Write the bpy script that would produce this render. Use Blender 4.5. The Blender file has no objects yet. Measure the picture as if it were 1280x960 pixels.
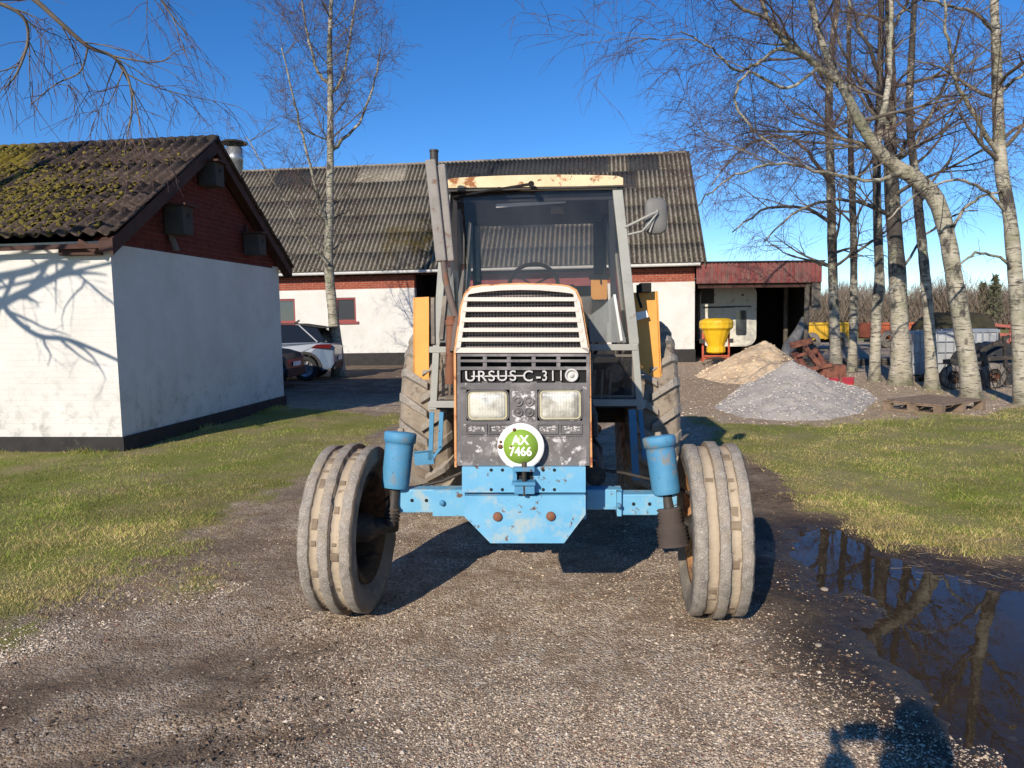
import bpy, math, random
import numpy as np
from mathutils import Vector, Matrix, Euler
R = math.radians
SC = bpy.context.scene
COL = SC.collection

# ---------------------------------------------------------------- camera
F = 925.0                       # focal length in pixels of the 1280 wide photograph
PITCH, ROLL, CAMH = math.atan(82/925.0), R(-1.0), 1.65
CM = Matrix.Rotation(R(90)-PITCH, 4, 'X') @ Matrix.Rotation(ROLL, 4, 'Z')
cam = bpy.data.objects.new('camera', bpy.data.cameras.new('camera'))
cam.matrix_world = Matrix.Translation((0, 0, CAMH)) @ CM
cam.data.sensor_width = 36.0
cam.data.lens = 36.0*F/1280.0
cam.data.clip_start = 0.05
cam.data.clip_end = 3000
COL.objects.link(cam); SC.camera = cam

# ---------------------------------------------------------------- light
SUN_AZ, SUN_EL = R(24), R(25.5)      # light travels towards +y, turned SUN_AZ to +x
w = bpy.data.worlds.new("World"); SC.world = w; w.use_nodes = True
nt = w.node_tree; nt.nodes.clear()
sky = nt.nodes.new('ShaderNodeTexSky'); sky.sky_type = 'NISHITA'; sky.sun_disc = False
sky.sun_elevation = SUN_EL; sky.sun_rotation = R(180)+SUN_AZ
sky.altitude = 0; sky.air_density = 0.72; sky.dust_density = 0.0; sky.ozone_density = 3.2
bg = nt.nodes.new('ShaderNodeBackground'); bg.inputs[1].default_value = 0.10
wo = nt.nodes.new('ShaderNodeOutputWorld')
hs = nt.nodes.new('ShaderNodeHueSaturation'); hs.inputs['Saturation'].default_value = 1.27; hs.inputs['Value'].default_value = 1.42
hs.inputs['Hue'].default_value = .506
nt.links.new(sky.outputs[0], hs.inputs['Color']); nt.links.new(hs.outputs[0], bg.inputs[0]); nt.links.new(bg.outputs[0], wo.inputs[0])
sun = bpy.data.objects.new('sun', bpy.data.lights.new('sun', 'SUN'))
sun.data.energy = 5.0; sun.data.angle = R(0.5); sun.data.color = (1.0, 0.90, 0.77)
sd = Vector((math.sin(SUN_AZ)*math.cos(SUN_EL), math.cos(SUN_AZ)*math.cos(SUN_EL), -math.sin(SUN_EL)))
sun.rotation_euler = (-sd).to_track_quat('Z', 'Y').to_euler()
sun.location = (-5, -10, 12)
COL.objects.link(sun)
SC.view_settings.view_transform = 'Standard'; SC.view_settings.look = 'None'
SC.view_settings.gamma = 1.0; SC.view_settings.exposure = 0.17
SC.view_settings.use_curve_mapping = False
SC.render.engine = 'CYCLES'
SC.cycles.max_bounces = 8; SC.cycles.diffuse_bounces = 3; SC.cycles.transparent_max_bounces = 12
SC.cycles.use_denoising = True

# ---------------------------------------------------------------- survey helpers (photo measurements -> metres)
def ray(px, py):
    return (CM.to_3x3() @ Vector(((px-640)/F, -(py-480)/F, -1)))
def P(px, py, d):
    r = ray(px, py); return Vector((0, 0, CAMH)) + r*(d/r.y)
def G(px, py):
    r = ray(px, py); t = -CAMH/r.z; return (r.x*t, r.y*t)

# ---------------------------------------------------------------- materials
MATS = {}
def srgb(r, g, b):
    return tuple(((c/255.0)/12.92 if c/255.0 <= .04045 else ((c/255.0+.055)/1.055)**2.4) for c in (r, g, b))
class NT:
    def __init__(s, name):
        s.m = bpy.data.materials.new(name); s.m.use_nodes = True
        s.t = s.m.node_tree; s.b = s.t.nodes['Principled BSDF']; s.out = s.t.nodes['Material Output']
        s.c = s.t.nodes.new('ShaderNodeTexCoord').outputs['Object']
    def n(s, typ, **kw):
        nd = s.t.nodes.new(typ)
        for k, v in kw.items(): setattr(nd, k, v)
        return nd
    def link(s, a, b): s.t.links.new(a, b)
    def sc(s, sx, sy, sz, src=None):
        mp = s.n('ShaderNodeMapping'); mp.inputs['Scale'].default_value = (sx, sy, sz)
        s.link(src or s.c, mp.inputs[0]); return mp.outputs[0]
    def noise(s, scale, detail=4, rough=.55, vec=None, dist=0.0):
        nd = s.n('ShaderNodeTexNoise'); nd.inputs['Scale'].default_value = scale
        nd.inputs['Detail'].default_value = detail; nd.inputs['Roughness'].default_value = rough
        nd.inputs['Distortion'].default_value = dist
        s.link(vec or s.c, nd.inputs['Vector']); return nd.outputs[0]
    def voro(s, scale, vec=None, feature='F1', out='Distance', rnd=1.0):
        nd = s.n('ShaderNodeTexVoronoi'); nd.feature = feature; nd.inputs['Scale'].default_value = scale
        nd.inputs['Randomness'].default_value = rnd
        s.link(vec or s.c, nd.inputs['Vector']); return nd.outputs[out]
    def ramp(s, fac, lo, hi, a=0.0, b=1.0):
        nd = s.n('ShaderNodeMapRange'); nd.inputs[1].default_value = lo; nd.inputs[2].default_value = hi
        nd.inputs[3].default_value = a; nd.inputs[4].default_value = b; nd.clamp = True
        s.link(fac, nd.inputs[0]); return nd.outputs[0]
    def mix(s, fac, a, b):
        nd = s.n('ShaderNodeMix', data_type='RGBA')
        for i, v in ((0, fac), (6, a), (7, b)):
            if isinstance(v, (tuple, list)): nd.inputs[i].default_value = (*v[:3], 1)
            elif isinstance(v, (int, float)): nd.inputs[i].default_value = v
            else: s.link(v, nd.inputs[i])
        return nd.outputs[2]
    def math(s, op, a, b=0.0):
        nd = s.n('ShaderNodeMath', operation=op)
        for i, v in enumerate((a, b)):
            if isinstance(v, (int, float)): nd.inputs[i].default_value = v
            else: s.link(v, nd.inputs[i])
        return nd.outputs[0]
    def bump(s, h, strength=.5, dist=.01, normal=None):
        nd = s.n('ShaderNodeBump'); nd.inputs['Strength'].default_value = strength
        nd.inputs['Distance'].default_value = dist; s.link(h, nd.inputs['Height'])
        if normal: s.link(normal, nd.inputs['Normal'])
        s.link(nd.outputs[0], s.b.inputs['Normal']); return nd.outputs[0]
    def col(s, v):
        if isinstance(v, tuple): s.b.inputs['Base Color'].default_value = (*v[:3], 1)
        else: s.link(v, s.b.inputs['Base Color'])
    def rough(s, v):
        if isinstance(v, (int, float)): s.b.inputs['Roughness'].default_value = v
        else: s.link(v, s.b.inputs['Roughness'])

def weathered(name, c1, c2, scale=6, rough=.6, patch=None, pscale=9, plo=.58, phi=.64, bump=.25, metal=0.0, bscale=60,
              patch2=None, p2scale=25, p2lo=.62, p2hi=.66, spec=.4):
    """worn painted or bare surface: two tones, chipped patches, fine bump"""
    t = NT(name)
    c = t.mix(t.ramp(t.noise(scale, 5, .6), .3, .7), c1, c2)
    if patch:
        f = t.ramp(t.noise(pscale, 8, .68), plo, phi); c = t.mix(f, c, patch)
        t.rough(t.ramp(f, 0, 1, rough, .9))
    else: t.rough(t.ramp(t.noise(scale*2, 3), .3, .7, max(rough-.1, .05), min(rough+.1, 1)))
    if patch2:
        v = t.n('ShaderNodeVectorMath', operation='ADD'); t.link(t.c, v.inputs[0]); v.inputs[1].default_value = (7.3, 2.1, 4.4)
        c = t.mix(t.ramp(t.noise(p2scale, 6, .65, vec=v.outputs[0]), p2lo, p2hi), c, patch2)
    t.col(c); t.b.inputs['Metallic'].default_value = metal
    t.b.inputs['Specular IOR Level'].default_value = spec
    t.bump(t.noise(bscale, 5, .6), bump, .004)
    MATS[name] = t.m; return t.m

# ---------------------------------------------------------------- mesh builder
class MB:
    def __init__(s): s.v = []; s.f = []; s.mi = []; s.sm = []
    def add(s, vs, fs, mi=0, smooth=False):
        o = len(s.v); s.v.extend([tuple(v) for v in vs])
        for f in fs: s.f.append([i+o for i in f]); s.mi.append(mi); s.sm.append(smooth)
        return s
    def box(s, x0, x1, y0, y1, z0, z1, mi=0, M=None):
        vs = [Vector(p) for p in ((x0,y0,z0),(x1,y0,z0),(x1,y1,z0),(x0,y1,z0),(x0,y0,z1),(x1,y0,z1),(x1,y1,z1),(x0,y1,z1))]
        if M: vs = [M @ v for v in vs]
        return s.add(vs, [(0,3,2,1),(4,5,6,7),(0,1,5,4),(1,2,6,5),(2,3,7,6),(3,0,4,7)], mi)
    def bar(s, a, b, w, h, mi=0, up=(0,0,1)):
        a = Vector(a); b = Vector(b); d = (b-a); L = d.length; d.normalize(); u = Vector(up)
        if abs(d.dot(u)) > .98: u = Vector((0,1,0))
        x = d.cross(u).normalized(); z = x.cross(d)
        vs = []
        for p in (a, b):
            for sx, sz in ((-1,-1),(1,-1),(1,1),(-1,1)): vs.append(p + x*(sx*w/2) + z*(sz*h/2))
        return s.add(vs, [(0,1,2,3),(7,6,5,4),(0,4,5,1),(1,5,6,2),(2,6,7,3),(3,7,4,0)], mi)
    def prism(s, poly, y0, y1, mi=0, axis='y', smooth=False):
        n = len(poly)
        def q(p, t): return (p[0], t, p[1]) if axis == 'y' else ((t, p[0], p[1]) if axis == 'x' else (p[0], p[1], t))
        vs = [q(p, y0) for p in poly] + [q(p, y1) for p in poly]
        s.add(vs, [tuple(range(n)), tuple(range(2*n-1, n-1, -1))], mi)
        s.add(vs, [(i, n+i, n+(i+1) % n, (i+1) % n) for i in range(n)], mi, smooth)
        return s
    def tube(s, pts, rad, n=8, mi=0, caps=True, smooth=True):
        pts = [Vector(p) for p in pts]; m = len(pts)
        if isinstance(rad, (int, float)): rad = [rad]*m
        vs = []; ref = None
        for i, p in enumerate(pts):
            d = (pts[min(i+1, m-1)] - pts[max(i-1, 0)])
            if d.length < 1e-9: d = Vector((0,0,1))
            d.normalize()
            if ref is None:
                ref = Vector((1,0,0)) if abs(d.x) < .8 else Vector((0,1,0))
            a = (ref - d*ref.dot(d))
            if a.length < 1e-4: a = Vector((0,1,0)) - d*d.y
            a.normalize(); ref = a; b = d.cross(a)
            for k in range(n):
                t = 2*math.pi*k/n
                vs.append(p + a*(math.cos(t)*rad[i]) + b*(math.sin(t)*rad[i]))
        fs = [(i*n+k, i*n+(k+1) % n, (i+1)*n+(k+1) % n, (i+1)*n+k) for i in range(m-1) for k in range(n)]
        s.add(vs, fs, mi, smooth)
        if caps: s.add([vs[k] for k in range(n)], [tuple(range(n-1, -1, -1))], mi); s.add(vs[-n:], [tuple(range(n))], mi)
        return s
    def lathe(s, prof, c=(0,0,0), n=32, axis='z', mi=0, close=False, smooth=True, mis=None, M=None):
        """prof: list of (radius, height)"""
        vs = []; m = len(prof)
        for (r, h) in prof:
            for k in range(n):
                t = 2*math.pi*k/n; a, b = r*math.cos(t), r*math.sin(t)
                p = Vector((a, b, h)) if axis == 'z' else (Vector((h, a, b)) if axis == 'x' else Vector((b, h, a)))
                if M: p = M @ p
                vs.append(p + Vector(c))
        o = len(s.v); s.v.extend([tuple(v) for v in vs])
        rows = range(m if close else m-1)
        for i in rows:
            j = (i+1) % m
            for k in range(n):
                s.f.append([o+i*n+k, o+i*n+(k+1) % n, o+j*n+(k+1) % n, o+j*n+k]); s.mi.append(mis[i] if mis else mi); s.sm.append(smooth)
        return s
    def disc(s, c, r, n=24, axis='y', mi=0):
        vs = []
        for k in range(n):
            t = 2*math.pi*k/n; a, b = r*math.cos(t), r*math.sin(t)
            vs.append((c[0]+a, c[1], c[2]+b) if axis == 'y' else ((c[0], c[1]+a, c[2]+b) if axis == 'x' else (c[0]+a, c[1]+b, c[2])))
        return s.add(vs, [tuple(range(n))], mi)
    def build(s, name, mats, parent=None, bevel=0, loc=None, rotz=0, fixn=True):
        me = bpy.data.meshes.new(name); me.from_pydata(s.v, [], s.f)
        if not isinstance(mats, (list, tuple)): mats = [mats]
        for m in mats: me.materials.append(m)
        me.polygons.foreach_set('material_index', s.mi); me.polygons.foreach_set('use_smooth', s.sm)
        if fixn and len(s.f) < 40000:
            import bmesh
            bm = bmesh.new(); bm.from_mesh(me); bmesh.ops.recalc_face_normals(bm, faces=bm.faces); bm.to_mesh(me); bm.free()
        me.update()
        o = bpy.data.objects.new(name, me); COL.objects.link(o)
        if loc: o.location = loc
        o.rotation_euler.z = rotz
        if parent: o.parent = parent
        if bevel:
            b = o.modifiers.new('bevel', 'BEVEL'); b.width = bevel; b.segments = 2; b.limit_method = 'ANGLE'; b.angle_limit = R(40)
        return o
def tag(o, label=None, cat=None, group=None, kind=None):
    if label: o['label'] = label
    if cat: o['category'] = cat
    if group: o['group'] = group
    if kind: o['kind'] = kind
    return o
def thing(name, loc, label, cat, rotz=0, group=None):
    o = bpy.data.objects.new(name, None); o.empty_display_size = .2; COL.objects.link(o)
    o.location = loc; o.rotation_euler.z = rotz
    return tag(o, label, cat, group)
def text_mesh(txt, size, name, mat, parent, loc, extrude=.002, rot=(math.pi/2, 0, 0), sx=1.0, bold=0.0, space=1.0):
    cu = bpy.data.curves.new(name, 'FONT'); cu.body = txt; cu.size = size; cu.extrude = extrude; cu.offset = bold
    cu.align_x = 'CENTER'; cu.align_y = 'CENTER'; cu.space_character = space
    to = bpy.data.objects.new(name, cu); COL.objects.link(to)
    me = bpy.data.meshes.new_from_object(to.evaluated_get(bpy.context.evaluated_depsgraph_get()))
    bpy.data.objects.remove(to)
    me.materials.clear(); me.materials.append(mat)
    o = bpy.data.objects.new(name, me); COL.objects.link(o)
    o.location = loc; o.rotation_euler = rot; o.scale = (sx, 1, 1)
    if parent: o.parent = parent
    return o
def fast_mesh(name, verts, faces_n, mat, attr=None):
    """verts (N,3) float array, faces: every consecutive faces_n verts form one face"""
    me = bpy.data.meshes.new(name); n = len(verts); nf = n//faces_n
    me.vertices.add(n); me.vertices.foreach_set('co', verts.astype(np.float32).ravel())
    me.loops.add(n); me.loops.foreach_set('vertex_index', np.arange(n, dtype=np.int32))
    me.polygons.add(nf); me.polygons.foreach_set('loop_start', np.arange(0, n, faces_n, dtype=np.int32))
    me.polygons.foreach_set('loop_total', np.full(nf, faces_n, dtype=np.int32))
    me.update(calc_edges=True)
    if attr is not None:
        a = me.color_attributes.new('tint', 'FLOAT_COLOR', 'POINT')
        c = np.ones((n, 4), np.float32); c[:, :3] = attr; a.data.foreach_set('color', c.ravel())
    me.materials.append(mat)
    o = bpy.data.objects.new(name, me); COL.objects.link(o); return o
# ---------------------------------------------------------------- ground
def npnoise(x, y, scale, seed=0, octaves=4, pers=.5):
    """smooth value noise in numpy, about -1..1"""
    rs = np.random.RandomState(seed); tab = rs.rand(256, 256)*2-1
    out = np.zeros_like(x, dtype=float); amp = 1; tot = 0; s = scale
    for o in range(octaves):
        u = x*s + 13.7*o; v = y*s + 7.1*o
        i = np.floor(u).astype(int); j = np.floor(v).astype(int); a = u-i; b = v-j
        a = a*a*(3-2*a); b = b*b*(3-2*b)
        g = lambda ii, jj: tab[ii % 256, jj % 256]
        out += amp*((g(i, j)*(1-a)+g(i+1, j)*a)*(1-b)+(g(i, j+1)*(1-a)+g(i+1, j+1)*a)*b)
        tot += amp; amp *= pers; s *= 2
    return out/tot*1.6
def sdf(poly, x, y):
    """signed distance to a polygon, positive inside"""
    px = np.array([p[0] for p in poly]); py = np.array([p[1] for p in poly]); n = len(poly)
    dmin = np.full(x.shape, 1e9); inside = np.zeros(x.shape, bool)
    for i in range(n):
        ax, ay, bx, by = px[i], py[i], px[(i+1) % n], py[(i+1) % n]
        ex, ey = bx-ax, by-ay; t = np.clip(((x-ax)*ex+(y-ay)*ey)/(ex*ex+ey*ey+1e-12), 0, 1)
        dmin = np.minimum(dmin, np.hypot(x-ax-t*ex, y-ay-t*ey))
        c = ((ay > y) != (by > y)) & (x < (bx-ax)*(y-ay)/(by-ay+1e-12)+ax); inside ^= c
    return np.where(inside, dmin, -dmin)
PUD = [G(*p) for p in ((992,660),(1030,656),(1060,668),(1130,690),(1180,710),(1280,728),(1400,750),(1700,800),(1900,960),(1400,1010),(1280,968),(1262,925),(1225,905),(1180,885),(1120,850),(1085,805),(1078,778),(1120,757),(1085,742),(1040,738),(1003,730),(985,695))]
GL = [G(*p) for p in ((0,800),(70,775),(150,755),(250,725),(330,660),(400,590),(440,560),(510,527),(500,518),(350,508),(146,545))] + [(-30,9.0),(-30,2.4),(-4,2.6)]
GRR = [G(*p) for p in ((860,520),(905,560),(960,598),(1030,640),(1110,672),(1190,690),(1280,702))] + [(9,3.8),(14,6),(14,12.5)] + [G(*p) for p in ((1280,505),(1215,518),(1120,524),(1030,531),(900,527))]
def masks(x, y):
    wob = npnoise(x, y, 1.6, 3)*.16 + npnoise(x, y, 6, 4)*.07
    far = npnoise(x, y, .25, 8)*.5
    gl = np.clip((sdf(GL, x, y)+.28+wob*2.6)/.9, 0, 1); gr = np.clip((sdf(GRR, x, y)+wob*1.5)/.4+.35, 0, 1)
    field = np.clip((y-40+far*8)/6, 0, 1)
    g = np.maximum(np.maximum(gl, gr), field)
    pud = sdf(PUD, x, y)+npnoise(x, y, 5, 9)*.05+npnoise(x, y, 1.7, 19)*.08
    return g, pud, gl, gr
def height(x, y):
    g, pud, gl, gr = masks(x, y)
    near = np.exp(-(np.hypot(x, y-5)/9)**2)
    h = npnoise(x, y, .8, 1)*.018*near + npnoise(x, y, 5, 2)*.006*near
    h += .02*np.clip(g, 0, 1)
    h -= np.clip((pud+.30)/.95, 0, 1)*.085
    # mud roughness round the puddle and ridges left by wheels
    mudz = np.exp(-((pud+.25)/.3)**2)
    h += mudz*npnoise(x, y, 9, 12)*.014 + np.exp(-((pud)/.35)**2)*npnoise(x, y, 4, 13)*.012
    # tracks in the yard left of the front wheel
    tr = np.exp(-((y-2.7-.1*x)/.5)**2)*np.clip((-.4-x)/.6, 0, 1)
    h += tr*npnoise(x*.5+y, y*3.0-x, 2.0, 14)*.03
    # wheel contacts stay level
    for cx, cy in ((-1.03, 4.14), (1.22, 3.98), (-.68, 6.55), (1.1, 6.45)):
        k = np.exp(-(((x-cx)/.35)**2+((y-cy)/.4)**2)); h = h*(1-k)
    return h
def warp(n, a, b, c): return c + a*np.sinh(np.linspace(-b, b, n))
N = 620
gx = np.sort(np.concatenate([warp(N, .30, 8.0, 0.0)])); gy = np.sort(warp(N, .30, 8.0, 4.2))
gy = gy[gy > -60]
X, Y = np.meshgrid(gx, gy); Z = height(X, Y)
g, pud, gl, gr = masks(X, Y)
me = bpy.data.meshes.new('ground'); nx, ny = len(gx), len(gy)
vco = np.stack([X.ravel(), Y.ravel(), Z.ravel()], 1).astype(np.float32)
idx = np.arange(nx*ny).reshape(ny, nx)
quads = np.stack([idx[:-1, :-1].ravel(), idx[:-1, 1:].ravel(), idx[1:, 1:].ravel(), idx[1:, :-1].ravel()], 1).astype(np.int32)
me.vertices.add(len(vco)); me.vertices.foreach_set('co', vco.ravel())
me.loops.add(quads.size); me.loops.foreach_set('vertex_index', quads.ravel())
me.polygons.add(len(quads)); me.polygons.foreach_set('loop_start', np.arange(0, quads.size, 4, dtype=np.int32)); me.polygons.foreach_set('loop_total', np.full(len(quads), 4, dtype=np.int32))
me.polygons.foreach_set('use_smooth', np.ones(len(quads), bool)); me.update(calc_edges=True)
att = me.color_attributes.new('zones', 'FLOAT_COLOR', 'POINT')
wet = np.clip((pud+.75)/.7, 0, 1)*np.clip(1-g*.9, 0, 1)
# dark soil: between wheels right side, left lower corner; pale gravel elsewhere
soil = np.clip(.25+npnoise(X, Y, 1.1, 21)*1.1+npnoise(X, Y, 3.5, 27)*.5, 0, 1)*.75*np.clip(.25+np.abs(Y-3.1)*.35, 0, 1)*np.clip(1.3-(Y-9)*.3*(X > 1.5), .15, 1)
soil = np.maximum(soil, np.exp(-((Y-3.55-.28*(X+1.2))/.22)**2)*np.clip((-.3-X)/.8, 0, 1)*.9)
soil = np.maximum(soil, np.exp(-((Y-2.75-.22*(X+1.2))/.18)**2)*np.clip((-.1-X)/.8, 0, 1)*.85)
soil = np.maximum(soil, np.exp(-(((X+1.9)/1.5)**2+((Y-3.0)/.75)**2))*1.1*np.clip(.7+npnoise(X, Y, 2.2, 22), 0, 1))
soil = np.maximum(soil, np.clip((X-1.05-.25*np.clip(3.4-Y, 0, 2))/.35, 0, 1)*np.clip((9.5-Y)/1.5, 0, 1)*1.0)
soil = np.maximum(soil, np.clip((Y-14)/3, 0, 1)*np.clip((40-Y)/4, 0, 1)*np.clip((.8-X)/1.5, 0, 1)*1.0)
soil = np.maximum(soil, np.clip(1-np.abs(sdf(GL, X, Y))/.55, 0, 1)*.7*(X > -3.2))
cc = np.ones((nx*ny, 4), np.float32); cc[:, 0] = g.ravel(); cc[:, 1] = wet.ravel(); cc[:, 2] = np.clip(soil, 0, 1).ravel()
sandm = np.clip(np.exp(-(((X-4.6)/2.6)**2+((Y-16)/4.2)**2))*1.5+npnoise(X, Y, .9, 88)*.25, 0, 1)*(Y > 10)*(X > 1)
cc[:, 3] = sandm.ravel()
att.data.foreach_set('color', cc.ravel())

t = NT('ground')
va = t.n('ShaderNodeVertexColor'); va.layer_name = 'zones'
sp = t.n('ShaderNodeSeparateColor'); t.link(va.outputs[0], sp.inputs[0])
gm, wm, sm = sp.outputs[0], sp.outputs[1], sp.outputs[2]
# gravel
vor = t.n('ShaderNodeTexVoronoi'); vor.inputs['Scale'].default_value = 95; t.link(t.c, vor.inputs['Vector'])
vs_ = t.n('ShaderNodeSeparateColor'); t.link(vor.outputs['Color'], vs_.inputs[0])
stone = t.mix(t.ramp(vs_.outputs[0], 0, 1), (.19, .128, .080), (.76, .61, .44))
stone = t.mix(t.ramp(vs_.outputs[1], .9, .93), stone, (.78, .70, .58))
n1 = t.noise(2.2, 5, .6)
dirt = t.mix(t.ramp(t.noise(30, 6, .7), .3, .7), (.20, .135, .083), (.48, .345, .225))
grav = t.mix(t.ramp(t.noise(5, 5, .65), .36, .58), dirt, stone)
dark = t.mix(t.ramp(t.noise(18, 6, .7), .3, .7), (.045, .029, .018), (.20, .135, .084))
base = t.mix(t.math('MULTIPLY', sm, t.ramp(n1, .25, .6, .55, 1)), grav, dark)
mud = t.mix(t.ramp(t.noise(14, 6, .7), .35, .7), (.022, .015, .010), (.075, .050, .033))
base = t.mix(t.ramp(wm, .15, .9), base, mud)
fine = t.noise(120, 4, .7)
sandc = t.mix(t.ramp(t.noise(26, 6, .7), .3, .7), (.26, .18, .11), (.60, .45, .29))
base = t.mix(va.outputs['Alpha'], base, sandc)
green = t.mix(t.ramp(fine, .3, .7), (.095, .115, .014), (.30, .31, .055))
straw = t.mix(t.ramp(fine, .3, .7), (.17, .13, .06), (.44, .35, .17))
gra = t.mix(t.ramp(t.noise(1.1, 5, .65), .40, .66), green, straw)
gmix = t.ramp(t.math('ADD', gm, t.math('MULTIPLY', t.math('SUBTRACT', t.noise(9, 6, .7), .5), 1.1)), .35, .65)
allc = t.mix(gmix, base, gra)
t.col(allc)
t.rough(t.ramp(wm, .5, 1, .95, .38)); t.b.inputs['Specular IOR Level'].default_value = .35
h = t.math('ADD', t.math('MULTIPLY', t.math('SUBTRACT', 1.0, vor.outputs['Distance']), t.ramp(sm, 0, 1, .8, .25)), t.math('MULTIPLY', t.noise(22, 7, .7), 1.6))
t.bump(h, 1.0, .016)
me.materials.append(t.m)
ground = bpy.data.objects.new('ground', me); COL.objects.link(ground); tag(ground, kind='structure')

# water lying in the hollow
mw = NT('puddle_water')
mw.col(mw.mix(mw.ramp(mw.noise(2.5, 6, .65), .3, .7), (.028, .019, .011), (.060, .041, .023))); mw.rough(.012); mw.b.inputs['IOR'].default_value = 1.38
mw.b.inputs['Specular IOR Level'].default_value = .5
mw.b.inputs['Alpha'].default_value = .80
mw.bump(mw.noise(5, 3), .06, .01)
b = MB(); b.add([(1.2, -1.5, -.029), (9.5, -1.5, -.029), (9.5, 7.2, -.029), (1.2, 7.2, -.029)], [(0, 1, 2, 3)])
tag(b.build('puddle_water', mw.m), kind='structure')

# ---------------------------------------------------------------- scattered stones and grass (uncountable)
def tint_mat(name, rough=.8, trans=0.0):
    t = NT(name); va = t.n('ShaderNodeVertexColor'); va.layer_name = 'tint'
    t.col(va.outputs[0]); t.rough(rough); t.b.inputs['Specular IOR Level'].default_value = .25
    if trans:
        tr = t.n('ShaderNodeBsdfTranslucent'); t.link(va.outputs[0], tr.inputs[0])
        mx = t.n('ShaderNodeMixShader'); mx.inputs[0].default_value = trans
        t.link(t.b.outputs[0], mx.inputs[1]); t.link(tr.outputs[0], mx.inputs[2]); t.link(mx.outputs[0], t.out.inputs[0])
    return t.m
rs = np.random.RandomState(5)
def in_view(x, y, margin=.12):
    return (y > 1.6) & (np.abs(x) < y*(.70+margin))
def stones(n, ysamp, size_lo, size_hi, palefrac, seed, keep):
    rs = np.random.RandomState(seed)
    y = ysamp(rs, n); x = (rs.rand(n)*2-1)*y*.78
    g, pud, gl, gr = masks(x, y); k = keep(x, y, g, pud, rs.rand(n)); x, y = x[k], y[k]; n = len(x)
    s = size_lo+(size_hi-size_lo)*rs.rand(n)**2.5
    oct_ = np.array([(1,0,0),(0,1,0),(-1,0,0),(0,-1,0),(0,0,1),(0,0,-1)], float)
    V = oct_[None]*(1+.5*(rs.rand(n, 6, 1)-.5))
    V[:, :, 0] *= 1.0; V[:, :, 1] *= (.5+.4*rs.rand(n, 1)); V[:, :, 2] *= (.35+.3*rs.rand(n, 1))
    V[:, :4, 2] += .2*(rs.rand(n, 4)-.5)
    a = rs.rand(n)*6.283; ca, sa = np.cos(a)[:, None], np.sin(a)[:, None]
    vx = V[:, :, 0]*ca-V[:, :, 1]*sa; vy = V[:, :, 0]*sa+V[:, :, 1]*ca
    W = np.stack([vx*s[:, None]+x[:, None], vy*s[:, None]+y[:, None], V[:, :, 2]*s[:, None]+(height(x, y)+s*.12)[:, None]], 2)
    F_ = np.array([(0,1,4),(1,2,4),(2,3,4),(3,0,4)])
    tri = W[:, F_].reshape(-1, 3)
    u = rs.rand(n); pale = rs.rand(n) < palefrac
    base = np.stack([.19+.50*u, .138+.41*u, .095+.30*u], 1)
    base[pale] = np.array([.70, .60, .47])*(.75+.35*rs.rand(pale.sum(), 1))
    red = rs.rand(n) < .05; base[red] = (.26, .12, .08)
    col = np.repeat(base, 12, 0)
    return tri, col
gravfld = lambda x, y: npnoise(x, y, 1.1, 31)+npnoise(x, y, 4, 32)*.5
def keep1(x, y, g, pud, r):
    dens = np.clip(.55+gravfld(x, y)*.8, .06, 1)
    dens *= np.where(x < -1.2, np.clip(.35+gravfld(x+9, y)*.6, .03, 1), 1)
    dens *= np.where((x > 1.0), np.clip(1-(x-1.0)/.55-np.clip(3.3-y, 0, 1)*-1.2, .05, 1), 1)
    dens *= np.where(y > 13, .25, 1)
    return (g < .35) & (pud < -.02) & (r < dens)
a1 = stones(190000, lambda r, n: 1.9*(7.0/1.9)**r.rand(n), .0028, .0085, .11, 1, keep1)
a2 = stones(4500, lambda r, n: 1.9*(13.0/1.9)**r.rand(n), .007, .017, .22, 2, keep1)
def keepL(x, y, g, pud, r): return (x < -1.2) & (y < 4.6) & (np.abs(sdf(GL, x, y)+.12) < .28) & (r < .5+npnoise(x, y, 2, 77))
a3 = stones(60000, lambda r, n: 2.4+2.2*r.rand(n), .005, .012, .6, 3, keepL)
a4 = stones(26000, lambda r, n: 7+20*r.rand(n), .01, .03, .2, 4, lambda x, y, g, pud, r: (g < .4) & ((x > 1.6) | (r < .12)) & (y > 9.5))
def keepC(x, y, g, pud, r): return (g < .6) & (pud < .05) & (((x < -.7) & (y < 5.2)) | (x > .95)) & (r < .35+npnoise(x, y, 1.8, 78)*.8)
a5 = stones(38000, lambda r, n: 1.9*(8.5/1.9)**r.rand(n), .004, .017, .0, 6, keepC)
u5 = np.random.RandomState(9).rand(len(a5[1])//12, 1); a5 = (a5[0], np.repeat(np.array([.055, .038, .025])+u5*np.array([.13, .09, .06]), 12, 0))
tri = np.concatenate([a1[0], a2[0], a3[0], a4[0], a5[0]]); colr = np.concatenate([a1[1], a2[1], a3[1], a4[1], a5[1]])
tag(fast_mesh('gravel', tri, 3, tint_mat('loose_stone', .85), colr), 'loose pale and brown gravel scattered over the muddy farm yard', 'gravel', kind='stuff')

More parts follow.
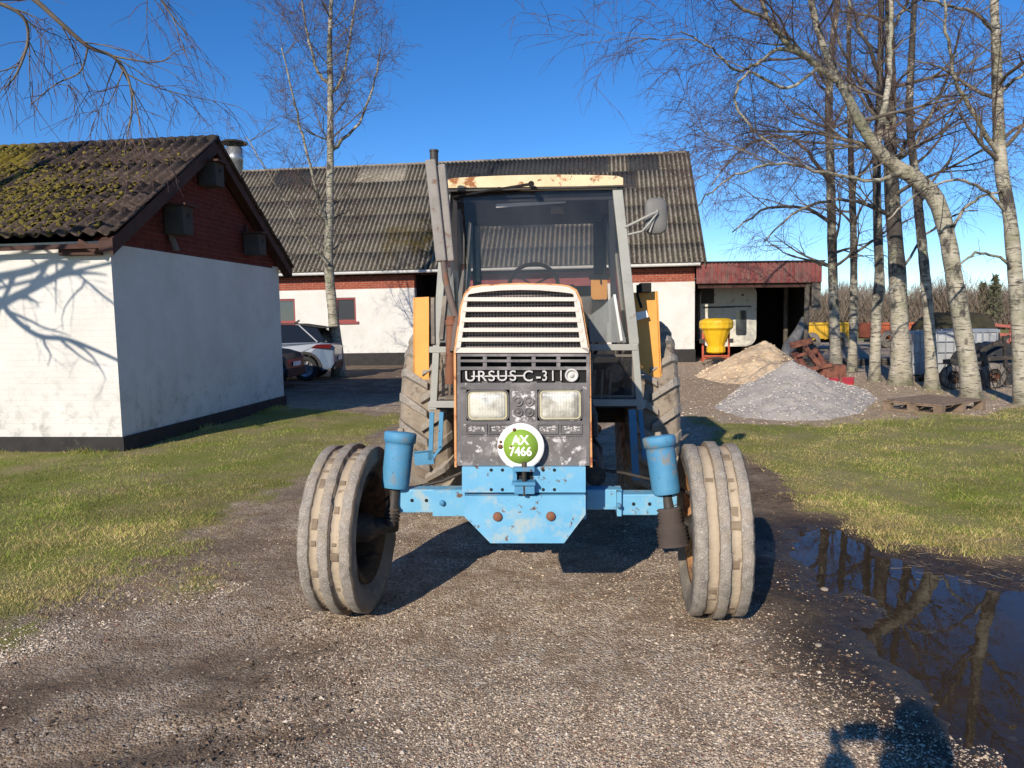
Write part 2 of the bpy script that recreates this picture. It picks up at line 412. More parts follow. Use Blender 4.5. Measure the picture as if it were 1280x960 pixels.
def blades(n, seed, ysamp, xs, keep, hlo, hhi, wid, tone):
    rs = np.random.RandomState(seed); y = ysamp(rs, n); x = xs(rs, n, y)
    g, pud, gl, gr = masks(x, y); k = keep(x, y, g, gl, gr, rs.rand(n)); x, y, g = x[k], y[k], g[k]; n = len(x)
    tall = np.clip(.75+npnoise(x, y, 2.3, 41)*.6, .3, 1.6)
    hgt = (hlo+(hhi-hlo)*rs.rand(n)**1.6)*tall
    a = rs.rand(n)*6.283; wv = wid*(.6+.8*rs.rand(n)); lean = hgt*(.3+1.1*rs.rand(n)); b_ = rs.rand(n)*6.283
    z0 = height(x, y)-.004
    p0 = np.stack([x-np.cos(a)*wv, y-np.sin(a)*wv, z0], 1); p1 = np.stack([x+np.cos(a)*wv, y+np.sin(a)*wv, z0], 1)
    p2 = np.stack([x+np.cos(b_)*lean, y+np.sin(b_)*lean, z0+hgt], 1)
    tri = np.stack([p0, p1, p2], 1).reshape(-1, 3)
    st = np.clip(.38+npnoise(x, y, .9, 51)*.42+npnoise(x, y, 5, 52)*.25+tone(x, y), .04, .96)
    dry = rs.rand(n) < st; u = rs.rand(n, 1)
    c = np.where(dry[:, None], np.array([.33, .26, .10])+u*np.array([.36, .29, .14]), np.array([.12, .165, .022])+u*np.array([.22, .25, .045]))
    c = c*(np.clip(1+npnoise(x, y, 3.2, 61)*.35+npnoise(x, y, .7, 62)*.3, .45, 1.6))[:, None]
    return tri, np.repeat(c, 3, 0)
lawn_tone = lambda x, y: np.where(x < 0, np.clip(.46-sdf(GL, x, y)*.30, -.28, .55), np.clip(.50-sdf(GRR, x, y)*.20, .12, .6)+.2*npnoise(x, y, .5, 66))
b1 = blades(260000, 11, lambda r, n: 3.0*(15.5/3.0)**r.rand(n), lambda r, n, y: -y*.78*r.rand(n), lambda x, y, g, gl, gr, r: (gl > .1+.6*r), .012, .038, .0026, lawn_tone)
b2 = blades(170000, 12, lambda r, n: 4.0*(13.5/4.0)**r.rand(n), lambda r, n, y: 1.2+(y*.78-1.2)*r.rand(n), lambda x, y, g, gl, gr, r: (gr > .1+.6*r), .012, .038, .0028, lawn_tone)
b3 = blades(14000, 13, lambda r, n: 10+16*r.rand(n), lambda r, n, y: 3+(y*.8-3)*r.rand(n), lambda x, y, g, gl, gr, r: (npnoise(x, y, .8, 91)+.45*(y < 15) > .55) & (x > 4.5), .04, .11, .004, lambda x, y: .25+0*x)
def along(n, seed, p, q, spread):      # ragged longer tufts at the foot of the shed walls
    return lambda r, m: r
rs4 = np.random.RandomState(44); n4 = 16000; q4 = rs4.rand(n4); sel = rs4.rand(n4) < .5
xa = np.where(sel, -5.06-7*q4, -5.00+.56*q4)+np.where(sel, 0, np.abs(rs4.randn(n4))*.06); ya = np.where(sel, 9.46+.785*q4-np.abs(rs4.randn(n4))*.07, 9.45+5.0*q4)
_it = [ya, xa]
b4 = blades(n4, 45, lambda r, n: ya, lambda r, n, y: xa, lambda x, y, g, gl, gr, r: r < .35+npnoise(x, y, 1.5, 46)*.6, .03, .11, .0035, lambda x, y: 0*x-.05)
b5 = blades(5200, 46, lambda r, n: 4.5+8*r.rand(n), lambda r, n, y: np.where(r.rand(n) < .5, 1, 1)*(2.2+(y*.75-2.2)*r.rand(n)), lambda x, y, g, gl, gr, r: (gr > .3) & (npnoise(x, y, 3.1, 95) > .42), .05, .12, .003, lambda x, y: 0*x-.3)
b6 = blades(7000, 47, lambda r, n: 3.6+7*r.rand(n), lambda r, n, y: -y*.76*r.rand(n), lambda x, y, g, gl, gr, r: (gl > .3) & (npnoise(x, y, 3.1, 97) > .40), .04, .10, .003, lambda x, y: 0*x-.2)
tri = np.concatenate([b1[0], b2[0], b3[0], b4[0], b5[0], b6[0]]); colr = np.concatenate([b1[1], b2[1], b3[1], b4[1], b5[1], b6[1]])
tag(fast_mesh('grass', tri, 3, tint_mat('grass_blades', .7, .3), colr), 'short patchy grass with straw on both sides of the yard', 'grass', kind='stuff')
# ---------------------------------------------------------------- building materials
def plaster(name):
    t = NT(name)
    n = t.noise(1.3, 6, .65); c = t.mix(t.ramp(n, .35, .7), (.66, .64, .60), (.56, .54, .49))
    c = t.mix(t.ramp(t.noise(3.5, 8, .75), .60, .72), c, (.50, .475, .43))
    # grime low on the wall and mould flecks
    sx = t.n('ShaderNodeSeparateXYZ'); t.link(t.c, sx.inputs[0])
    low = t.ramp(sx.outputs[2], .15, 1.25, 1, 0)
    fl = t.math('MULTIPLY', low, t.ramp(t.noise(5, 8, .75), .50, .66))
    c = t.mix(fl, c, (.33, .33, .29)); t.col(c); t.rough(.9); t.b.inputs['Specular IOR Level'].default_value = .2
    br = t.n('ShaderNodeTexBrick'); br.inputs['Scale'].default_value = 1.0
    br.inputs['Brick Width'].default_value = .24; br.inputs['Row Height'].default_value = .075; br.inputs['Mortar Size'].default_value = .012
    mp = t.n('ShaderNodeCombineXYZ'); t.link(t.math('ADD', sx.outputs[0], sx.outputs[1]), mp.inputs[0]); t.link(sx.outputs[2], mp.inputs[1])
    t.link(mp.outputs[0], br.inputs['Vector'])
    hh = t.math('ADD', t.math('MULTIPLY', br.outputs['Fac'], -.35), t.math('MULTIPLY', t.noise(9, 7, .7), 1.4))
    t.bump(hh, .55, .012)
    return t.m
def brick(name, c1, c2, mortar):
    t = NT(name); sx = t.n('ShaderNodeSeparateXYZ'); t.link(t.c, sx.inputs[0])
    mp = t.n('ShaderNodeCombineXYZ'); t.link(t.math('ADD', sx.outputs[0], sx.outputs[1]), mp.inputs[0]); t.link(sx.outputs[2], mp.inputs[1])
    br = t.n('ShaderNodeTexBrick'); br.inputs['Scale'].default_value = 1.0; br.inputs['Brick Width'].default_value = .24
    br.inputs['Row Height'].default_value = .073; br.inputs['Mortar Size'].default_value = .007; br.inputs['Mortar Smooth'].default_value = .2
    br.inputs['Color1'].default_value = (*c1, 1); br.inputs['Color2'].default_value = (*c2, 1); br.inputs['Mortar'].default_value = (*mortar, 1)
    t.link(mp.outputs[0], br.inputs['Vector'])
    c = t.mix(t.ramp(t.noise(7, 6, .7), .35, .75), br.outputs['Color'], tuple(x*.55 for x in c1)); t.col(c); t.rough(.88)
    t.b.inputs['Specular IOR Level'].default_value = .2
    t.bump(t.math('SUBTRACT', t.math('MULTIPLY', t.noise(40, 5), .5), br.outputs['Fac']), .7, .008)
    return t.m
def fibre(name, base1, base2, moss1, moss2, mlo, mhi, mscale=.45, moss_center=None, wave=0, valley=.22):
    """weathered fibre cement sheets with lichen and moss"""
    t = NT(name)
    sheet = t.n('ShaderNodeTexBrick'); sheet.offset = 0; sheet.inputs['Brick Width'].default_value = 1.05; sheet.inputs['Row Height'].default_value = 1.0
    sheet.inputs['Mortar Size'].default_value = .006; sheet.inputs['Scale'].default_value = 1
    sheet.inputs['Color1'].default_value = (0, 0, 0, 1); sheet.inputs['Color2'].default_value = (1, 1, 1, 1); sheet.inputs['Mortar'].default_value = (0, 0, 0, 1)
    uv = t.n('ShaderNodeUVMap'); t.link(uv.outputs[0], sheet.inputs['Vector'])
    c = t.mix(t.ramp(t.noise(1.2, 8, .7), .35, .68), base1, base2)
    c = t.mix(t.math('MULTIPLY', sheet.outputs['Color'], .35), c, tuple(x*.55 for x in base1))
    c = t.mix(t.math('MULTIPLY', sheet.outputs['Fac'], .0 if wave else .7), c, (.02, .02, .02))
    c = t.mix(t.ramp(t.noise(14, 8, .75), .52, .62), c, tuple(min(1, x*1.75) for x in base2))
    if wave:      # dirt settles in the valleys, lichen grows on the crests
        su = t.n('ShaderNodeSeparateXYZ'); t.link(uv.outputs[0], su.inputs[0])
        cw = t.math('COSINE', t.math('MULTIPLY', su.outputs[0], 2*math.pi/wave))
        cr = t.math('ADD', cw, t.math('MULTIPLY', t.math('SUBTRACT', t.noise(9, 8, .8), .5), 3.4))
        c = t.mix(t.ramp(cr, -.5, .25, .66, 0), c, tuple(x*valley for x in base1))
        c = t.mix(t.ramp(cr, .45, 1.1, 0, .52), c, tuple(min(1, x*1.9) for x in base2))
    f = t.noise(mscale, 7, .72)
    if moss_center:
        d = t.n('ShaderNodeVectorMath', operation='DISTANCE'); t.link(t.c, d.inputs[0]); d.inputs[1].default_value = moss_center
        f = t.math('ADD', f, t.ramp(d.outputs['Value'], 0, 4.0, .28, -.14))
    mf = t.ramp(t.math('ADD', f, t.math('MULTIPLY', t.math('SUBTRACT', t.noise(12, 5, .7), .5), .25)), mlo, mhi)
    mo = t.mix(t.ramp(t.noise(9, 6, .7), .35, .65), moss1, moss2)
    c = t.mix(mf, c, mo)
    t.col(c); t.rough(.95); t.b.inputs['Specular IOR Level'].default_value = .15
    t.bump(t.math('ADD', t.noise(35, 6, .7), t.math('MULTIPLY', mf, t.noise(7, 5))), .6, .02)
    return t.m
M_PLASTER = plaster('lime_plaster')
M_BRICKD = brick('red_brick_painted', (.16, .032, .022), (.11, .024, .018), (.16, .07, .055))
M_BRICK = brick('red_brick', (.36, .085, .045), (.26, .06, .035), (.42, .30, .24))
M_PLINTH = weathered('tar_plinth', (.012, .011, .011), (.028, .025, .022), rough=.75, patch=(.07, .06, .05), plo=.62, phi=.72)
M_WOODD = weathered('brown_wood', (.045, .020, .014), (.075, .032, .022), rough=.8, bump=.5)
M_GREYWOOD = weathered('grey_wood', (.10, .085, .065), (.17, .145, .115), rough=.9, bump=.6)
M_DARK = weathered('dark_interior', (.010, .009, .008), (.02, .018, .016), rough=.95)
M_REDFRAME = weathered('red_painted_wood', (.20, .035, .035), (.26, .05, .045), rough=.6)
M_REDSHEET = NT('red_sheet')
_t = M_REDSHEET; _n = _t.noise(3, 7, .7, vec=_t.sc(4, 4, .6)); _t.col(_t.mix(_t.ramp(_n, .4, .62), (.21, .032, .028), (.15, .085, .07))); _t.rough(.6); M_REDSHEET = _t.m
M_GLASSD = NT('window_glass'); M_GLASSD.col((.05, .055, .06)); M_GLASSD.rough(.06); M_GLASSD.b.inputs['Specular IOR Level'].default_value = .8; M_GLASSD = M_GLASSD.m
M_GALV = weathered('galvanised', (.42, .43, .44), (.30, .31, .32), rough=.45, metal=.7, bump=.1)
M_GUTTER = weathered('white_gutter', (.70, .70, .68), (.60, .60, .57), rough=.4)
M_RF_BARN = fibre('barn_fibre_cement', (.075, .066, .052), (.175, .155, .125), (.055, .040, .010), (.105, .075, .018), .62, .76, .5, (-9.6, 1.6, 4.6), wave=.177)
M_RF_SHED = fibre('shed_fibre_cement', (.040, .030, .026), (.085, .062, .050), (.085, .068, .012), (.21, .16, .022), .60, .68, .62, (-3.6, .9, 3.4))

def corrugated(name, mat, parent, x0, x1, y0, z0, y1, z1, period=.177, amp=.026, rows=6, per=8, step=.012, thick=.008, jitter=0, seed=0, xl=None, patches=None):
    """sheets laid in overlapping courses from the eave (y0,z0) to the ridge (y1,z1)"""
    rg = random.Random(seed); nx_ = int((x1-x0)/period*per)
    L = math.hypot(y1-y0, z1-z0); dy, dz = (y1-y0)/L, (z1-z0)/L; nyv, nzv = -dz, dy
    vs, fs, uvs, mi = [], [], [], []
    for r in range(rows):
        a, b_ = r*L/rows-(.12 if r else 0), (r+1)*L/rows
        off = 0.0
        for q, s_ in enumerate((a, b_)):
            for i in range(nx_+1):
                x = x0+(x1-x0)*i/nx_; sheet_ = int((x-x0)/1.05)
                rr = random.Random(sheet_*31+r*7+seed)
                lift = (rr.random()*jitter)+(step if q == 0 else 0)
                sl = s_ + (rr.uniform(-.05, .05)*jitter*40 if q == 0 and r else 0)
                hh = amp*math.cos(2*math.pi*(x-x0)/period)+lift+.001*r
                vs.append((x, y0+dy*sl+nyv*hh, z0+dz*sl+nzv*hh)); uvs.append((x-x0, s_*rows/L))
        o = r*2*(nx_+1)
        for i in range(nx_): 
            fs.append((o+i, o+i+1, o+nx_+1+i+1, o+nx_+1+i))
            xm = x0+(x1-x0)*(i+.5)/nx_; m = 0
            for (pr, pa, pb, pm) in (patches or ()):
                if pr == r and pa <= xm <= pb: m = pm
            mi.append(m)
    me = bpy.data.meshes.new(name); me.from_pydata(vs, [], fs)
    ul = me.uv_layers.new(name='UVMap'); li = np.empty(len(me.loops), np.int32); me.loops.foreach_get('vertex_index', li)
    ul.data.foreach_set('uv', np.array(uvs, np.float32)[li].ravel())
    me.polygons.foreach_set('use_smooth', [True]*len(fs))
    for m in (mat if isinstance(mat, list) else [mat]): me.materials.append(m)
    me.polygons.foreach_set('material_index', mi); me.update()
    o = bpy.data.objects.new(name, me); COL.objects.link(o); o.parent = parent
    sd_ = o.modifiers.new('solid', 'SOLIDIFY'); sd_.thickness = thick; sd_.offset = -1
    return o

# ---------------------------------------------------------------- white shed on the left
SA = Vector((-5.06, 9.5, 0)); SROT = -R(6.4)
shed = thing('shed', SA, 'white plastered shed with mossy corrugated roof and red brick gable at the left', 'shed', SROT)
W_, ZW, ZA, LN = 5.05, 2.72, 4.38, 9.0
RO = .19
b = MB()
b.box(-LN, 0, 0, .25, .2, ZW); b.box(-LN, 0, W_-.25, W_, .2, ZW); b.box(-.25, 0, .25, W_-.25, .2, ZW-.04); b.box(-LN, -LN+.25, .25, W_-.25, .2, ZW)
b.build('wall', M_PLASTER, shed)
b = MB(); b.box(-LN-.03, .035, -.035, W_+.035, -.3, .21); b.build('plinth', M_PLINTH, shed)
b = MB(); b.prism([(.01, ZW-.04), (W_-.01, ZW-.04), (W_-.01, ZW+.02), (W_/2, ZA-.05), (.01, ZW+.02)], -.24, -.012, axis='x')
b.build('gable', M_BRICKD, shed)
# roof: two corrugated slopes
ov = .22; sl = (ZA-ZW)/(W_/2)
eave = corrugated('roof', M_RF_SHED, shed, -LN-.3, .24, -ov, ZW-ov*sl+RO, W_/2, ZA+RO, rows=4, amp=.032, period=.19, jitter=.012, step=.022, thick=.012, seed=3)
rb = corrugated('roof', M_RF_SHED, shed, -LN-.3, .24, W_+ov, ZW-ov*sl+RO, W_/2, ZA+RO, rows=4, amp=.032, period=.19, jitter=.01, step=.03, thick=.012, seed=5)
b = MB(); n_ = 56
for i in range(n_):
    x0_ = -LN-.3+i*(LN+.52)/n_
    b.lathe([(.075, 0), (.085, .08), (.07, .155)], (x0_, W_/2, ZA+RO-.03), 10, 'x')
b.build('ridge_cap', M_RF_SHED, shed)
# barge boards along the gable
b = MB()
for s_ in (-1, 1):
    y_e = -ov if s_ < 0 else W_+ov
    b.bar((.17, y_e, ZW-ov*sl+.01), (.17, W_/2, ZA+.02), .03, .17, up=(1, 0, 0)) if False else None
    d = 1 if s_ < 0 else -1
    poly = [(y_e, ZW-ov*sl-.06), (W_/2, ZA-.04), (W_/2, ZA+RO-.03), (y_e, ZW-ov*sl+RO-.045)]
    b.prism(poly, .15, .185, axis='x')
    poly2 = [(y_e, ZW-ov*sl-.02), (W_/2, ZA+.0), (W_/2, ZA+RO-.06), (y_e, ZW-ov*sl+RO-.07)]
    b.prism(poly2, -.0, .15, axis='x')
b.build('barge_board', M_WOODD, shed)
b = MB()
b.box(-.62, -.1, -.12, .0, ZW-.18, ZW-.04); b.bar((-.3, -.16, ZW-.02), (-.08, -.16, ZW-.14), .05, .07)
b.box(-LN, -.0, -.2, -.17, ZW-.11, ZW-.05)
b.build('eave_board', M_WOODD, shed)
# moss cushions growing on the near slope
rg = random.Random(8); b = MB()
for i in range(14000):
    x = rg.uniform(-8.6, -.1); q = rg.random()
    cl = math.exp(-(((x+3.6)/1.6)**2+((q-.42)/.30)**2))+.75*math.exp(-(((x+1.6)/.9)**2+((q-.28)/.22)**2))+.15*rg.random()
    if rg.random() > cl*1.1: continue
    y = -ov+(W_/2+ov)*q; z = ZW-ov*sl+RO+(ZA-ZW+ov*sl)*q
    r = rg.uniform(.010, .042)
    y -= .02; z += .02
    hgt = r*rg.uniform(.35, .6)
    b.lathe([(r, -.01), (r*.85, hgt*.6), (r*.45, hgt), (.001, hgt*1.08)], (x, y, z), 7, 'z', M=Euler((R(38), 0, rg.uniform(0, 6))).to_matrix())
tm = NT('moss'); tm.col(tm.mix(tm.ramp(tm.noise(7, 5, .7), .3, .7), (.06, .05, .008), (.22, .17, .02))); tm.rough(1); tm.bump(tm.noise(70, 4), .8, .02)
MS = b.build('moss', tm.m, shed)
MS['label'] = 'yellow green moss cushions on the roof'; MS['kind'] = 'stuff'

M_NEST = weathered('dark_box_wood', (.040, .032, .026), (.075, .062, .050), rough=.9, bump=.6)
def nest_box(y, z, hgt, wd, label, post=False):
    o = thing('birdhouse', shed.matrix_world @ Vector((0, 0, 0)), label, 'birdhouse', SROT, 'birdhouses on the brick gable')
    o.location = SA + Matrix.Rotation(SROT, 3, 'Z') @ Vector((0, y, z))
    b = MB(); b.box(.012, .30, -wd/2, wd/2, 0, hgt); b.build('box', M_NEST, o, bevel=.006)
    b = MB(); b.prism([(-wd/2-.04, hgt+.00), (wd/2+.04, hgt+.00), (wd/2+.04, hgt+.03), (-wd/2-.04, hgt+.03)], .0, .37, axis='x'); b.build('lid', M_WOODD, o)
    b = MB(); b.disc((.302, .0, hgt*.68), .032, 16, 'x'); b.build('entrance_hole', M_DARK, o)
    if post: b = MB(); b.bar((.03, -.0, 0), (.10, 0, -.22), .12, .03); b.build('bracket', M_GREYWOOD, o)
    else: b = MB(); b.box(.012, .03, -.03, .03, hgt+.031, hgt+.16); b.build('hanger', M_WOODD, o)
nest_box(1.35, 2.93, .40, .27, 'lower left birdhouse with a slanting bracket on the red brick gable', True)
nest_box(2.35, 3.78, .36, .27, 'topmost birdhouse under the peak of the red brick gable')
nest_box(3.75, 2.84, .36, .28, 'lower right birdhouse near the far eave of the brick gable')

# ---------------------------------------------------------------- barn across the yard
BA = Vector((6.46, 26.1, 0)); BROT = -R(7.0)
barn = thing('barn', BA, 'long white barn with grey corrugated roof and red brick band behind the tractor', 'barn', BROT)
BL, BW, BE, BR = 32.0, 10.0, 3.42, 8.3
def bp(px, py, ly=0.0):
    """point on the barn's front plane shifted back by ly"""
    Mi = Matrix.Rotation(-BROT, 3, 'Z'); o = Mi @ (Vector((0, 0, CAMH))-BA); d = Mi @ ray(px, py); k = (ly-o.y)/d.y; q = o+d*k; return q.x, q.z
b = MB()
dx0, dx1 = bp(519, 400)[0], bp(753, 400)[0]          # wide doorway behind the tractor
wins = [(bp(346, 390)[0], bp(369, 390)[0]), (bp(419.5, 390)[0], bp(445, 390)[0])]
wz0, wz1 = bp(432, 402)[1], bp(432, 372)[1]
ZB = bp(860, 352)[1]
xs_ = [-BL] + [v for p_ in wins for v in p_] + [dx0]
for i in range(0, len(xs_), 2): b.box(xs_[i], xs_[i+1], 0, .3, .45, ZB)
for (a, c) in wins: b.box(a, c, 0, .3, .45, wz0); b.box(a, c, 0, .3, wz1, ZB)
b.box(dx1, 0, 0, .3, .45, ZB); b.box(-.3, 0, .3, BW, .45, ZB); b.box(-BL, -BL+.3, .3, BW, .45, ZB); b.box(-BL+.3, -.3, BW-.3, BW, .45, ZB)
b.build('wall', M_PLASTER, barn)
b = MB(); b.box(-BL-.02, dx0, -.03, .32, -.2, .46); b.box(dx1, .03, -.03, .32, -.2, .46); b.box(-.27, .03, .32, BW, -.2, .46); b.build('plinth', M_PLINTH, barn)
b = MB(); b.box(-BL, dx0, .004, .3, ZB, BE-.12); b.box(dx1, -.004, .004, .3, ZB, BE-.12); b.box(-.3, -.004, .3, BW, ZB, BE-.12)
b.prism([(.004, BE-.12), (BW, BE-.12), (BW/2, BR-.3)], -.3, -.006, axis='x'); b.build('brick_band', M_BRICK, barn)
b = MB(); b.box(-BL, .0, .02, .3, BE-.119, BE-.0); b.box(-BL, .25, -.34, .02, BE-.02, BE+.02)
for i in range(32): b.box(-BL+.3+i, -BL+.4+i, -.32, .02, BE-.13, BE-.02)
b.build('rafter', M_WOODD, barn)
b = MB(); b.prism([(-.46+.07*math.cos(t_), BE-.005+.075*math.sin(t_)) for t_ in [math.pi+math.pi*i/8 for i in range(9)]]+[(-.38, BE+.02), (-.54, BE+.02)], -BL, .12, axis='x')
b.build('gutter', M_GUTTER, barn)
for (a, c) in wins:
    b = MB(); w_ = .07
    b.box(a, c, .04, .12, wz0, wz0+w_); b.box(a, c, .04, .12, wz1-w_, wz1); b.box(a, a+w_, .04, .12, wz0+w_, wz1-w_); b.box(c-w_, c, .04, .12, wz0+w_, wz1-w_)
    b.box(a-.05, c+.1, -.06, .0, wz0-.09, wz0)
    wn = b.build('window', M_REDFRAME, barn)
    b = MB(); b.box(a+w_, c-w_, .085, .1, wz0+w_, wz1-w_); b.build('pane', M_GLASSD, wn)
# sliding door (red), hung left part open
b = MB(); xd = bp(575, 400)[0]
b.box(xd, dx1+.1, .12, .17, .1, BE-.14)
for i in range(int((dx1-xd)/.18)): b.box(xd+i*.18, xd+i*.18+.16, .105, .12, .1, BE-.145)
b.build('sliding_door', weathered('barn_door_red', (.24, .035, .035), (.30, .05, .045), rough=.55, patch=(.16, .05, .04), plo=.6), barn)
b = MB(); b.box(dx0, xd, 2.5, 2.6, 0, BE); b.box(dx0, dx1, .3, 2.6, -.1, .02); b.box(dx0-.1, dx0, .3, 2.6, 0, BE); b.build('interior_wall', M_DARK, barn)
rsl = (BR-BE)/(BW/2)
M_SHEETD = fibre('newer_dark_sheet', (.030, .031, .033), (.045, .046, .048), (.05, .04, .02), (.06, .05, .02), .8, .9)
M_SHEETP = fibre('bare_pale_sheet', (.22, .195, .15), (.28, .25, .20), (.05, .04, .02), (.06, .05, .02), .8, .9)
xr = lambda px: bp(px, 215, BW/2)[0]
pt = [(5, xr(350), xr(398), 1), (5, xr(452), xr(512), 2), (5, xr(555), xr(760), 1), (5, xr(785), xr(822), 1), (4, xr(765), xr(792), 1), (2, xr(640), xr(700), 1)]
corrugated('roof', [M_RF_BARN, M_SHEETD, M_SHEETP], barn, -BL, .35, -.42, BE-.42*rsl+.45, BW/2, BR+.03, rows=6, amp=.030, jitter=.003, step=.003, seed=9, patches=pt)
corrugated('roof', M_RF_BARN, barn, -BL, .35, BW+.42, BE-.42*rsl+.45, BW/2, BR+.03, rows=5, amp=.027, jitter=.01, step=.02, seed=19, per=4)
b = MB(); b.prism([(-.42, BE-.42*rsl+.30), (BW/2, BR-.14), (BW/2, BR-.01), (-.42, BE-.42*rsl+.41)], .28, .31, axis='x')
b.prism([(BW+.42, BE-.42*rsl+.30), (BW/2, BR-.14), (BW/2, BR-.01), (BW+.42, BE-.42*rsl+.41)], .28, .31, axis='x'); b.build('barge_board', M_GREYWOOD, barn)
b = MB(); b.lathe([(.10, 0), (.13, .4), (.10, .8)], (0, 0, 0), 8, 'x')
b = MB()
for i in range(36): b.lathe([(.06, 0), (.068, .45), (.058, .9)], (-BL+i*.895, BW/2, BR+.01), 10, 'x')
b.build('ridge_cap', M_RF_BARN, barn)
# roof ventilator
vx = bp(293, 190, BW/2)
b = MB(); b.lathe([(.34, -1.6), (.34, .0), (.37, .02), (.37, .3), (.34, .33), (.34, .62), (.001, .63)], (vx[0], BW/2, 8.72), 24)
vt = b.build('roof_vent', M_GALV, barn)
b = MB(); b.lathe([(.001, .95), (.46, .90), (.58, .84), (.58, .80), (.001, .82)], (vx[0], BW/2, 8.72), 24)
for k in range(6): b.tube([(vx[0]+.3*math.cos(k*1.047), BW/2+.3*math.sin(k*1.047), 9.32), (vx[0]+.33*math.cos(k*1.047), BW/2+.33*math.sin(k*1.047), 9.52)], .015, 5)
b.build('vent_cap', M_PLINTH, vt)

# ---------------------------------------------------------------- open lean-to beside the barn
lt = thing('lean_to_shed', BA, 'open fronted lean-to with red sheet fascia beside the barn', 'open shed', BROT)
lx = bp(1026, 350, -.2)[0]; lxp = bp(1008, 400)[0]
b = MB()
for i in range(60):
    x0_ = .02+i*(lx-.02)/60; x1_ = .02+(i+1)*(lx-.02)/60; dr = -.0*x0_
    zt = 3.44-.012*x0_; off = .03 if i % 2 else 0
    b.box(x0_, x1_+.002, -.28-off, -.25-off, 2.74-.012*x0_, zt)
b.build('fascia', M_REDSHEET, lt)
b = MB(); b.add([(.0, -.36, 3.49), (lx+.1, -.36, 3.43), (lx+.1, 6, 3.2), (0, 6, 3.26), (.0, -.36, 3.45), (lx+.1, -.36, 3.39), (lx+.1, 6, 3.16), (0, 6, 3.22)], [(0,1,2,3),(7,6,5,4),(0,4,5,1),(1,5,6,2),(2,6,7,3),(3,7,4,0)])
b.build('roof', M_PLINTH, lt)
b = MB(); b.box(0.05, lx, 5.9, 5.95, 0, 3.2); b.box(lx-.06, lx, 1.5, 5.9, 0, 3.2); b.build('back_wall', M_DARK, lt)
b = MB(); b.box(lx-.05, lx-.01, -.2, 1.5, 1.9, 3.3)
b.box(lxp+.1, lx, -.24, -.2, 1.75, 2.74); b.build('side_board', M_GREYWOOD, lt)
b = MB(); b.tube([(lxp-.05, -.1, -.1), (lxp, -.1, 3.2)], .09, 8); b.build('post', M_GREYWOOD, lt)
b = MB(); b.tube([(lxp+.0, 2.9, -.1), (lxp, 2.9, 3.2)], .09, 8); b.build('post', M_GREYWOOD, lt)
b = MB(); b.bar((.1, -.1, 2.66), (lx, -.1, 2.62), .12, .16); b.build('beam', M_WOODD, lt)
# ---------------------------------------------------------------- tractor
TA, TROT = Vector((0.10, 4.06, 0)), -R(4)
tr = thing('tractor', TA, 'old tractor with cream grille, blue front axle and grey cab facing the camera', 'tractor', TROT)
_Mi = Matrix.Rotation(-TROT, 3, 'Z'); _o = _Mi @ (Vector((0, 0, CAMH))-TA)
def T(px, py, ly):
    d = _Mi @ ray(px, py); k = (ly-_o.y)/d.y; q = _o+d*k; return (q.x, q.z)
def TP(px, py, ly): x, z = T(px, py, ly); return (x, ly, z)
def poly(pts, ly): return [T(a, b_, ly) for a, b_ in pts]
M_CREAM = weathered('cream_grille_paint', (.60, .53, .455), (.67, .60, .52), rough=.45, patch=(.42, .30, .22), pscale=14, plo=.66, phi=.72, patch2=(.25, .12, .07), p2lo=.72, p2hi=.75, bump=.1)
M_YEL = weathered('yellow_ochre_paint', (.70, .31, .055), (.78, .37, .08), rough=.5, patch=(.35, .14, .05), pscale=12, plo=.64, phi=.70, bump=.1)
M_RIM = weathered('faded_orange_edge', (.55, .24, .08), (.62, .34, .15), rough=.6, patch=(.30, .10, .045), pscale=18, plo=.52, phi=.60)
M_BLUE = weathered('blue_paint', (.115, .35, .54), (.165, .41, .585), scale=6, rough=.5, patch=(.34, .42, .42), pscale=7, plo=.52, phi=.66, patch2=(.13, .075, .045), p2scale=19, p2lo=.615, p2hi=.65, bump=.2)
M_BLUED = weathered('blue_paint_dusty', (.050, .21, .38), (.085, .27, .43), scale=8, rough=.65, patch=(.22, .20, .16), pscale=9, plo=.56, phi=.68, patch2=(.08, .05, .04), p2lo=.64, p2hi=.68, bump=.35)
M_GREYP = weathered('grey_cab_paint', (.27, .275, .25), (.35, .35, .31), rough=.55, patch=(.20, .15, .11), pscale=10, plo=.62, phi=.70, patch2=(.12, .06, .035), p2lo=.68, p2hi=.71)
M_ROOFP = weathered('cream_roof_rusty', (.62, .46, .26), (.72, .58, .36), rough=.6, patch=(.30, .12, .045), pscale=9, plo=.54, phi=.60, patch2=(.16, .06, .03), p2scale=20, p2lo=.62, p2hi=.66, bump=.3)
M_PANEL = weathered('dark_faded_plastic', (.085, .078, .078), (.15, .14, .138), scale=5, rough=.6, patch=(.50, .47, .46), pscale=26, plo=.60, phi=.67, patch2=(.26, .24, .235), p2scale=6, p2lo=.5, p2hi=.7, bump=.35, bscale=120)
M_PANELM = weathered('mottled_panel', (.10, .092, .09), (.17, .158, .155), scale=7, rough=.7, patch=(.56, .53, .52), pscale=20, plo=.555, phi=.625, patch2=(.30, .27, .26), p2scale=8, p2lo=.55, p2hi=.68, bump=.45, bscale=130)
M_PANELW = weathered('corroded_panel', (.13, .12, .12), (.19, .18, .18), scale=14, rough=.75, patch=(.62, .59, .58), pscale=34, plo=.52, phi=.60, bump=.5, bscale=130)
M_BLACK = weathered('black_void', (.008, .008, .008), (.016, .015, .014), rough=.9)
M_OIL = weathered('oily_iron', (.020, .017, .015), (.05, .042, .034), rough=.6, patch=(.11, .08, .055), plo=.55, phi=.65, bump=.6)
